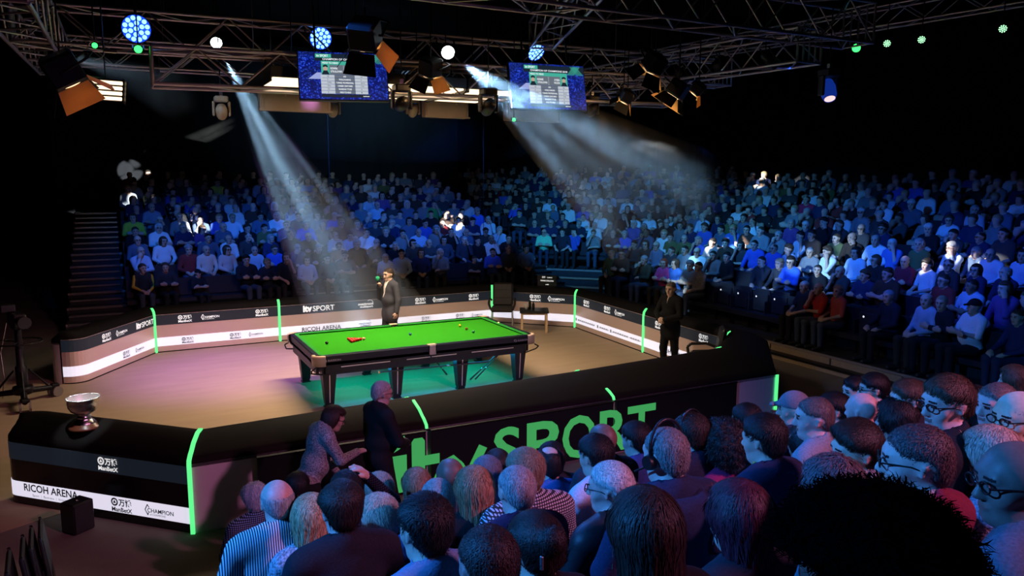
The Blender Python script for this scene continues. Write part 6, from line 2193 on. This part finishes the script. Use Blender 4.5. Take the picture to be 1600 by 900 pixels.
NEAR = [
    # u, v_top, w, hair, hair colour, top colour, top material, variant, turn, skin, extras, label
    (398, 756, 34, 'spiky', (.5, .55, .65), (.25, .38, .60), 'cloth_check', 'man', .1, LT, '', 'person with spiky grey hair and pale denim shirt, half hidden behind the striped shirt'),
    (433, 750, 47, 'bald', GRY, (.75, .78, .85), 'cloth_stripe_v', 'broad', 0, PK, '', 'balding man in a navy and white striped shirt at the row end'),
    (465, 737, 33, 'short', BLK, (.015, .015, .02), 'cloth', 'man', 0, LT, '', 'small dark-haired person in black below the grey cardigan'),
    (486, 769, 64, 'bob', BLD, (.34, .37, .44), 'cloth_knit', 'woman', 0, LT, '', 'woman with a blonde bob and grey marl jumper'),
    (532, 755, 62, 'side', DBR, (.02, .02, .028), 'cloth', 'broad', .05, PK, '', 'man with slicked dark hair and a plain black jumper'),
    (541, 735, 44, 'short', BLK, (.03, .04, .08), 'cloth_check', 'handup', 0, LT, '', 'dark-haired man raising a hand to his head in checked shirt'),
    (592, 737, 44, 'older', (.42, .36, .28), (.02, .02, .03), 'cloth', 'man', .1, LT, '', 'person with thick sandy grey hair in the front row before the green letters'),
    (590, 770, 56, 'older', (.60, .52, .38), (.02, .018, .02), 'cloth', 'womanturn', .2, LT, 'strap', 'woman with short blond hair, earring and green lanyard'),
    (651, 729, 48, 'long', (.32, .17, .09), (.03, .02, .03), 'cloth', 'woman', 0, LT, '', 'woman with straight light brown hair in the front row'),
    (664, 770, 78, 'short', BLK, (.18, .25, .40), 'cloth', 'man', .25, LT, 'collar2', 'man with thick black hair and slate blue shirt at the bottom'),
    (684, 746, 47, 'crop', GRY, (.03, .06, .15), 'cloth', 'broad', 0, PK, '', 'man with close grey hair and dark blue jumper'),
    (703, 716, 38, 'none', BLK, (.03, .02, .03), 'cloth', 'man', .1, DK, '', 'bald dark-skinned man before the big green letters'),
    (740, 726, 64, 'long', (.40, .20, .10), (.012, .010, .012), 'cloth', 'womanturn', -.3, LT, '', 'woman with long shiny auburn blonde hair and black top'),
    (761, 712, 40, 'short', (.20, .20, .22), (.10, .08, .10), 'cloth', 'man', 0, LT, '', 'grey-haired man just behind the auburn blonde woman'),
    (777, 700, 42, 'long', DBR, (.05, .03, .04), 'cloth', 'woman', 0, LT, '', 'woman with long dark brown hair under the letter v'),
    (807, 726, 53, 'crop', (.36, .33, .33), (.11, .02, .06), 'cloth', 'man', 0, PK, '', 'man with cropped grey hair and a maroon jumper'),
    (820, 700, 54, 'short', (.30, .22, .14), (.62, .62, .72), 'cloth_check', 'broad', .05, PK, 'strap', 'sandy-haired man in a pale checked shirt with green lanyard'),
    (857, 698, 41, 'thin', BLK, (.06, .14, .38), 'cloth', 'man', 0, LT, '', 'dark-haired man with a small bald spot and blue shirt'),
    (862, 690, 38, 'short', BLK, (.02, .02, .03), 'cloth', 'man', -.1, LT, '', 'dark-haired person just ahead of the man with the bald spot'),
    (930, 678, 48, 'short', BLK, (.60, .58, .66), 'cloth', 'tee', .25, LT, '', 'dark-haired man in a pale grey tee leaning left'),
    (941, 662, 38, 'none', BLK, (.03, .03, .04), 'cloth', 'man', .1, DK, '', 'bald man under the letter R of the green sign'),
    (952, 718, 60, 'pony', WHT, (.012, .012, .016), 'leather', 'turn', .15, PK, 'glasses', 'older man with a white ponytail, glasses and black leather jacket'),
    (993, 658, 40, 'short', BLK, (.03, .05, .18), 'cloth', 'man', .3, LT, '', 'dark-haired man in a plain blue jumper beside the letter T'),
    (1040, 666, 60, 'crop', (.22, .20, .20), (.02, .03, .075), 'cloth', 'broad', 0, PK, 'hoodheadset', 'man with cropped grey hair, earpiece and navy hoodie'),
    (1080, 645, 47, 'short', DBR, (.018, .02, .04), 'cloth', 'man', .1, LT, 'headset', 'brown-haired man wearing a headset at the end of the sign'),
    (1006, 757, 118, 'long', (.035, .018, .014), (.010, .010, .012), 'cloth', 'woman', -.05, LT, '', 'woman with long dark hair, large at the bottom middle'),
    (835, 795, 84, 'bun', (.03, .016, .014), (.012, .010, .014), 'cloth', 'woman', .1, LT, 'clip', 'woman with dark pinned up hair and a silver clip'),
    (763, 818, 86, 'crop', (.035, .020, .018), (.015, .015, .02), 'cloth', 'man', 0, (.42, .24, .22), '', 'man with close-cropped dark hair cut by the bottom edge'),
    (1152, 746, 98, 'bob', (.09, .015, .03), (.02, .02, .03), 'cloth', 'woman', .1, LT, 'pinkbag', 'woman with dark red hair and dark coat, pink bag beside her'),
    (1130, 655, 76, 'afro', BLK, (.30, .02, .09), 'cloth', 'woman', .1, DK, '', 'person with a big curly black hairdo and crimson top'),
    (1192, 646, 57, 'short', BLK, (.02, .024, .06), 'cloth', 'broad', .2, LT, 'yellowcollar', 'dark-haired man in a navy jacket with a yellow collar'),
    (1212, 642, 40, 'curly', BRN, (.35, .08, .30), 'cloth', 'woman', .2, LT, 'strap', 'curly brown-haired person in a bright violet top'),
    (1258, 660, 56, 'long', BLK, (.25, .25, .33), 'cloth', 'woman', .2, LT, '', 'woman with long straight black hair and grey top'),
    (1166, 630, 40, 'short', BLK, (.03, .03, .05), 'cloth', 'man', .1, LT, '', 'dark-haired person beside the green strip of the barrier end'),
    (1239, 610, 40, 'cap', (.20, .18, .20), (.03, .03, .05), 'cloth', 'turn', .2, LT, '', 'person in a flat grey cap just beyond the balding man'),
    (1271, 619, 45, 'crop', (.14, .10, .09), (.28, .28, .32), 'cloth', 'turn', .3, PK, 'strap', 'man with a shaved balding head, grey tee and red lanyard'),
    (1302, 612, 40, 'short', BLK, (.20, .20, .26), 'cloth', 'turn', .3, LT, '', 'dark-haired man beside the shaved head in the grey tee'),
    (1346, 614, 37, 'none', BLK, (.02, .02, .025), 'cloth', 'man', .2, PK, '', 'man with a shiny bald pink head'),
    (1336, 587, 34, 'short', BLK, (.02, .02, .025), 'cloth', 'profile', .4, LT, '', 'dark-haired man in profile above the bald pink head'),
    (1364, 582, 36, 'short', BLK, (.02, .025, .04), 'cloth', 'turn', .3, LT, 'glasses', 'dark-haired man with glasses near the dark platform floor'),
    (1398, 620, 58, 'wavy', BLK, (.02, .02, .025), 'cloth', 'woman', .4, LT, '', 'woman with glossy wavy black hair'),
    (1418, 592, 46, 'short', BRN, (.02, .02, .03), 'cloth', 'turn', .4, LT, 'glasses', 'brown-haired man with glasses looking down behind the glossy black hair'),
    (1478, 585, 64, 'short', BRN, (.015, .015, .02), 'cloth', 'profile', .45, PK, 'glasses', 'man with thick brown hair and glasses in profile, black jacket'),
    (1518, 600, 54, 'long', BLK, (.02, .02, .025), 'cloth', 'woman', .5, LT, '', 'woman with long black hair behind the brown-haired man in profile'),
    (1556, 597, 48, 'crop', (.16, .12, .11), (.40, .38, .48), 'cloth_check', 'profile', .5, PK, '', 'man with a shaved head and patterned pale shirt near the edge'),
    (1590, 612, 58, 'bald', GRY, (.10, .09, .10), 'cloth', 'profile', .5, (.72, .58, .42), 'glasses', 'bald man with glasses whose face catches yellow light'),  # yellow light is put into the skin colour
    (1583, 568, 40, 'bob', BRN, (.05, .04, .06), 'cloth', 'woman', .4, LT, '', 'brown-haired person at the frame edge above the bald man with glasses'),
    (1335, 660, 66, 'side', DBR, (.25, .27, .36), 'cloth', 'profile', .35, LT, 'greenband', 'dark-haired man wearing green earphones'),
    (1298, 708, 92, 'wavy', (.14, .10, .11), (.04, .13, .17), 'cloth', 'woman', .3, LT, '', 'woman with wavy grey brown hair and teal top'),
    (1430, 660, 80, 'crop', (.10, .06, .06), (.20, .02, .05), 'cloth', 'turn', .15, PK, 'glassesblue', 'brown-haired man with glasses, maroon jumper and blue collar'),
    (1545, 662, 80, 'bob', (.55, .42, .34), (.35, .32, .45), 'cloth_knit', 'woman', .3, LT, '', 'woman with a pale blonde bob and lilac knit jumper'),
    (1584, 690, 86, 'none', GRY, (.12, .12, .16), 'cloth', 'profile', .3, (.20, .13, .11), 'glasses', 'bald man with glasses and grey hoodie at the bottom corner'),  # skin colour darkened to stand for deep shade
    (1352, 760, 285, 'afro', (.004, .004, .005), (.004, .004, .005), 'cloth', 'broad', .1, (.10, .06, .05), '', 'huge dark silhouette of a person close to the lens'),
]
mat('silhouette_wool', (.0015, .0015, .0018), 1.0, 0, .2, 8, 0, 60, 0.0)  # shade put into the colour: near-black so the close figure stays unlit
emis_clip = mat('clip_silver', (.7, .7, .75), .2, .9)
for (u, vt, w_, hk, hc, tc_, tm, var, turn, skin, ex, lb) in NEAR:
    wid = WID.get(hk, .186)
    D_ = FPX * wid / w_
    th = {'afro': .19, 'curly': .165, 'wavy': .162, 'older': .155, 'bob': .157, 'long': .155, 'none': .130, 'crop': .139, 'bald': .130, 'thin': .132, 'cap': .15}.get(hk, .148)
    hpos = px_at(u, vt + th * FPX / D_ * .98, D_)
    J, pm = NV[var]
    rz = turn
    c_ = Vector(J['hd']['c'])
    R_ = Matrix.Rotation(rz, 3, 'Z')
    loc = hpos - R_ @ c_
    extras = []
    if 'glasses' in ex:
        extras.append(('glasses', GLASSES, (0, 0, 0)))
    if 'headset' in ex:
        extras.append(('headset', HEADSET, (0, 0, 0)))
    hair = None if hk == 'none' else (CAPM if hk == 'cap' else NH[hk])
    o = person_obj(lb, dict(top=tm), pm, J, hair, loc, rz, 1.0, skin, dict(top=tc_, trousers=(.02, .022, .03), shoes=(.015, .015, .015)), 'spectators of the near stand', hc, extras)
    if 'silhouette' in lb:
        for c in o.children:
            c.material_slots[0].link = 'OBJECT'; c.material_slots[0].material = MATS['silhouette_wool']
    def kid(nm, me, col=None, m=None):
        c = link(nm, me, o)
        if m:
            c.material_slots[0].link = 'OBJECT'; c.material_slots[0].material = MATS[m]
        if col:
            c.color = (*col, 1)
        return c
    if 'strap' in ex:
        kid('lanyard', STRAPS[var])
    if 'hood' in ex:
        kid('hood', HOODS['broad' if var == 'broad' else 'man'], tc_)
    if 'collar2' in ex:
        kid('collar', COLLARS[var], tc_, 'cloth')
    if 'yellowcollar' in ex:
        kid('collar', COLLARS[var], (.75, .40, .06), 'cloth')
    if 'blue' in ex:
        kid('collar', COLLARS[var], (.02, .08, .35), 'cloth')
    if 'leather' in tm:
        kid('collar', COLLARS[var], (.02, .02, .025), 'cloth')
    if 'clip' in ex:
        MB().box((-.05, -.115 + c_.y, c_.z + .02), (.012, .012, .05), None, .003).build('hair_clip', 'clip_silver', o)
    if 'greenband' in ex:
        gm = MB(); gm.path([(-.095, .0 + c_.y, c_.z + .01), (-.10, -.03 + c_.y, c_.z + .0), (-.07, -.07 + c_.y, c_.z - .07)], .007, 6)
        gm.tube((-.08, .01 + c_.y, c_.z), (-.105, .015 + c_.y, c_.z), .016); gm.build('earphones', 'lanyard_green', o)
    if 'pinkbag' in ex:
        F = Field((-.4, -.5, .3), (.6, .2, 1.1), .02)
        F.ell((.16, -.22, .72), (.19, .07, .16), 0); F.cap((.02, -.2, .82), (.30, -.2, .80), .05, .05, .05)
        V, Q = F.nets()
        bg = link('shoulder_bag', mesh_np('shoulder_bag', V, Q, None, True, ('cloth',)))
        bg.color = (.45, .03, .16, 1); bg.location = o.location; bg.rotation_euler = o.rotation_euler
        tag(bg, 'bright pink bag hanging on the seat by the dark red hair', 'bag')

# ------------------------------------------------------------------ standing people
def standing(el_l, el_r, wr_l, wr_r, hd_l=None, hd_r=None, yaw=0, pitch=0, lean=0, w=1.05, b=.03, step=.04):
    J = dict(w=w, b=b, lean=lean, hip=(0, 0, .93), arm='x', standing=True)
    for s, sg in (('l', -1), ('r', 1)):
        J['hp_' + s] = (sg * .085, 0, .90); J['kn_' + s] = (sg * .10, .02 + sg * step, .50); J['an_' + s] = (sg * .105, -.02 + sg * step, .10); J['ft_' + s] = (sg * .125, .15 + sg * step, .042)
        J['sh_' + s] = (sg * .185 * w, -.012 + lean * .47, 1.40)
    J.update(el_l=el_l, el_r=el_r, wr_l=wr_l, wr_r=wr_r)
    J['hd_l'] = hd_l or ((0, .1, -1), (1, 0, 0), .5); J['hd_r'] = hd_r or ((0, .1, -1), (-1, 0, 0), .5)
    J['hd'] = dict(c=(0, HY + lean * .70, 1.60 - max(0, lean) * .12), yaw=yaw, pitch=pitch)
    return J
def shirt_front(J, z0=.22, wd=.16):
    hz = J['hip'][2]
    F = Field((-.2, -.05, hz), (.2, .35, hz + .62), .011)
    torso(F, J, .021)
    x, y, z = F.full()
    F.D = np.maximum(F.D, np.abs(x) - (z - hz - z0) * wd + 0 * y)
    F.D = np.maximum(F.D, .02 - y + 0 * x + 0 * z)
    c = (0, .022, hz + .61)
    F.D = np.maximum(F.D, .065 - np.sqrt(x ** 2 + (y - c[1]) ** 2 + (z - c[2]) ** 2))
    V, Q = F.nets()
    return mesh_np('shirt_front', V, Q, None, True, ('cloth',))
# presenter
Jm = standing((-.27, -.02, 1.13), (.28, .05, 1.13), (-.27, .02, .89), (.075, .20, 1.37), ((0, .25, -1), (1, 0, 0), .6), ((-.35, .1, .9), (-.6, .6, 0), 1.1), 0.05, -.08, .0, 1.10, .02)
pmm = make_person(Jm, .013, fine_for(Jm, .009), 1.0, standing=True, jacket=True)
MCL = (.34, 2.2, 0)
pr = person_obj('presenter in a dark grey suit holding a green microphone behind the table', {}, pmm, Jm, NH['crop'], MCL, math.radians(104), 1.03, (.70, .44, .33),
                dict(top=(.065, .065, .08), trousers=(.03, .03, .035), shoes=(.01, .01, .01)), None, (.06, .04, .03))
c = link('shirt_front', shirt_front(Jm), pr); c.color = (.85, .80, .74, 1)
MB().add([(-.013, .165, 1.40), (.013, .165, 1.40), (.022, .205, 1.12), (0, .21, 1.09), (-.022, .205, 1.12)], [(0, 4, 3, 2, 1)]).build('tie', 'black_cloth', pr)
mc = thing('microphone', 'microphone with a bright green foam cover in the presenter hand', 'microphone', MCL, math.radians(104))
mc.scale = (1.03,) * 3
a = Vector(Jm['wr_r']) + Vector((-.035, .045, .03))
MB().tube(a, a + Vector((-.02, .01, .12)), .014, .017).build('handle', 'black_plastic', mc)
mat('foam_green', (.02, .42, .20), .9, 0, .15, 60, .5, 200)
q_ = (a + Vector((-.025, .012, .15)))
MB().lathe([(.001, -.045), (.03, -.035), (.042, 0), (.036, .035), (.001, .048)], 16, tuple(q_)).build('foam_cover', 'foam_green', mc)
# referee
Jr = standing((-.27, .06, 1.14), (.27, .06, 1.14), (-.06, .235, 1.06), (.06, .245, 1.05), ((.8, .5, -.2), (.3, -1, 0), .8), ((-.8, .45, -.2), (-.3, -1, 0), .8), .15, -.15, .0, 1.06, .04)
pmr = make_person(Jr, .013, fine_for(Jr, .009), 1.0, standing=True, jacket=True)
rf = person_obj('referee in a black suit with hands clasped beside the side barrier', {}, pmr, Jr, NH['crop'], (4.42, -1.67, 0), math.radians(100), 1.0, (.58, .36, .26),
                dict(top=(.005, .005, .006), trousers=(.005, .005, .006), shoes=(.01, .01, .01)), None, (.16, .14, .13))
c = link('shirt_front', shirt_front(Jr, .40, .12), rf); c.color = (.72, .55, .42, 1)
MB().box((-.09, .150, 1.30), (.03, .012, .03), None, .006).build('poppy', 'red_petal', rf) if 'red_petal' in MATS else None
MB().box((-.215, -.02, 1.20), (.006, .06, .045), None, .002).build('badge', 'print_grey', rf)
# two people walking behind the near barrier
Jw = standing((-.25, .02, 1.14), (.24, .10, 1.14), (-.25, .10, .92), (.10, .27, 1.06), None, ((-.6, .5, -.2), (0, -1, -.3), .7), -.1, -.15, .04, 1.02, .05, .07)
pw = make_person(Jw, .014, fine_for(Jw, .009), 1.0, standing=True)
hp1 = px_at(590, 611, 7.25)
rz = math.radians(-78)
person_obj('white-haired person in black walking past the giant green sign', {}, pw, Jw, NH['crop'], (hp1.x, hp1.y, hp1.z - 1.55), rz, .95, (.50, .34, .30),
           dict(top=(.012, .011, .012), trousers=(.012, .012, .014), shoes=(.01, .01, .01)), None, (.42, .36, .34), [('glasses', GLASSES, (0, 0, 0))])
Jx = standing((-.22, .25, 1.10), (.20, .28, 1.16), (-.18, .38, .90), (.06, .52, 1.16), None, ((-.1, 1, 0), (0, 0, -1), .4), -.1, -.35, .38, .98, .02, .08)
Jx['hd']['c'] = (0, .30, 1.53)
px_ = make_person(Jx, .014, fine_for(Jx, .009), 1.0, standing=True)
hp2 = px_at(524, 664, 6.95)
person_obj('dark-haired woman in a grey knitted cardigan stooping beside the near barrier', dict(top='cloth_knit'), px_, Jx, NH['older'], (hp2.x - .26, hp2.y + .04, max(0.002, hp2.z - 1.53 * .90)), math.radians(-82), .90, (.48, .32, .27),
           dict(top=(.26, .25, .26), trousers=(.012, .012, .014), shoes=(.01, .01, .01)), None, (.045, .028, .022), [('glasses', GLASSES, (0, 0, 0))])
# standing in the dark at the foot of the left stairs
Js = standing((-.26, 0, 1.13), (.26, .05, 1.13), (-.25, .05, .88), (.2, .2, .95), None, None, .2, -.1, .0, 1.05, .03)
ps = make_person(Js, .02, [(0, -.11, .11, .012), (2, 1.5, 1.78, .012)], 1.0, standing=True)
for (u, v, z, rzz, hk, col, lb) in [(141, 354, 1.72, -.6, 'short', (.02, .02, .024), 'man in a dark tracksuit jacket standing by the lit stairs'),
                                    (157, 390, 1.42, -.4, 'crop', (.012, .012, .014), 'shorter person in black standing below the lit stairs'),
                                    (187, 372, 1.60, 2.6, 'short', (.010, .010, .012), 'person with back turned standing beside the yellow sleeved jacket'),
                                    (190, 355, 1.66, 2.4, 'side', (.03, .05, .10), 'person in a navy coat leaning at the foot of the stairs')]:
    p_ = px_z(u, v, z)
    sc_ = z / 1.63
    person_obj(lb, {}, ps, Js, HAIRS[hk], (p_.x, p_.y, 0), rzz, sc_, (.42, .27, .2), dict(top=col, trousers=(.03, .03, .035), shoes=(.01, .01, .01)), 'people standing by the stairs', BLK)
# ------------------------------------------------------------------ haze where the white beams cut through the smoke
def haze_mat(name, dens, scale, lo=.42, hi=.66, stretch=.12, seed=0.0, col=(1, 1, 1)):
    m = bpy.data.materials.new(name)
    m.use_nodes = True
    nt = m.node_tree
    nt.nodes.remove(nt.nodes['Principled BSDF'])
    out = nt.nodes['Material Output']
    vs = nt.nodes.new('ShaderNodeVolumeScatter')
    vs.inputs['Color'].default_value = (*col, 1)
    vs.inputs['Anisotropy'].default_value = .15
    tc = nt.nodes.new('ShaderNodeTexCoord')
    mp = nt.nodes.new('ShaderNodeMapping')
    mp.inputs['Scale'].default_value = (1, 1, stretch)
    mp.inputs['Location'].default_value = (seed, seed * .7, seed * .3)
    nz = nt.nodes.new('ShaderNodeTexNoise')
    nz.inputs['Scale'].default_value = scale
    nz.inputs['Detail'].default_value = 3
    nz.inputs['Distortion'].default_value = .4
    mr = nt.nodes.new('ShaderNodeMapRange')
    mr.inputs[1].default_value = lo; mr.inputs[2].default_value = hi
    mr.inputs[3].default_value = dens * .30; mr.inputs[4].default_value = dens
    nt.links.new(tc.outputs['Object'], mp.inputs[0])
    nt.links.new(mp.outputs[0], nz.inputs['Vector'])
    nt.links.new(nz.outputs[0], mr.inputs[0])
    nt.links.new(mr.outputs[0], vs.inputs['Density'])
    nt.links.new(vs.outputs[0], out.inputs['Volume'])
    MATS[name] = m
    return m
def haze_cone(label, a, b, ang, length, m, s0=.15):
    a = Vector(a); b = Vector(b)
    d = (b - a).normalized()
    mb = MB()
    r = math.tan(math.radians(ang / 2))
    n = 28
    vs = []
    for L in (s0, length):
        for i in range(n):
            t = 2 * math.pi * i / n
            vs.append((L * r * math.cos(t), L * r * math.sin(t), L))
    fs = [(i, (i + 1) % n, n + (i + 1) % n, n + i) for i in range(n)] + [tuple(range(n - 1, -1, -1)), tuple(range(n, 2 * n))]
    o = mb.add(vs, fs).build('smoke_beam', m)
    o.location = a
    o.rotation_mode = 'QUATERNION'
    o.rotation_quaternion = d.to_track_quat('Z', 'Y')
    return tag(o, label, 'smoke', 'smoke lit by the white lamps', 'stuff')
haze_mat('haze_a', .16, 2.6, .35, .7, .3, 1.0)
haze_mat('haze_b', .16, 2.2, .35, .7, .3, 4.0)
haze_mat('haze_c', .12, 3.2, seed=8.0)
haze_cone('smoky white beam falling onto the presenter', *BEAM1, 23, 7.4, 'haze_a')
haze_cone('smoky white beam slanting to the corner stand', *BEAM2, 27, 6.0, 'haze_b')
haze_cone('faint smoky beam at the dark left end', *BEAM3, 22, 2.2, 'haze_c')

haze_mat('haze_d', .020, .55, .30, .75, 1.0, 2.0)
_m = MB().lathe([(.001, -1), (.5, -.866), (.866, -.5), (1, 0), (.866, .5), (.5, .866), (.001, 1)], 24)
_m.v = [(x * 7.5, y * 3.4, z * 1.5) for x, y, z in _m.v]
_o = _m.build('smoke_cloud', 'haze_d')
_o.location = (3.2, 10.0, 5.5)
tag(_o, 'thin smoke hanging in the air above the back stand', 'smoke', None, 'stuff')
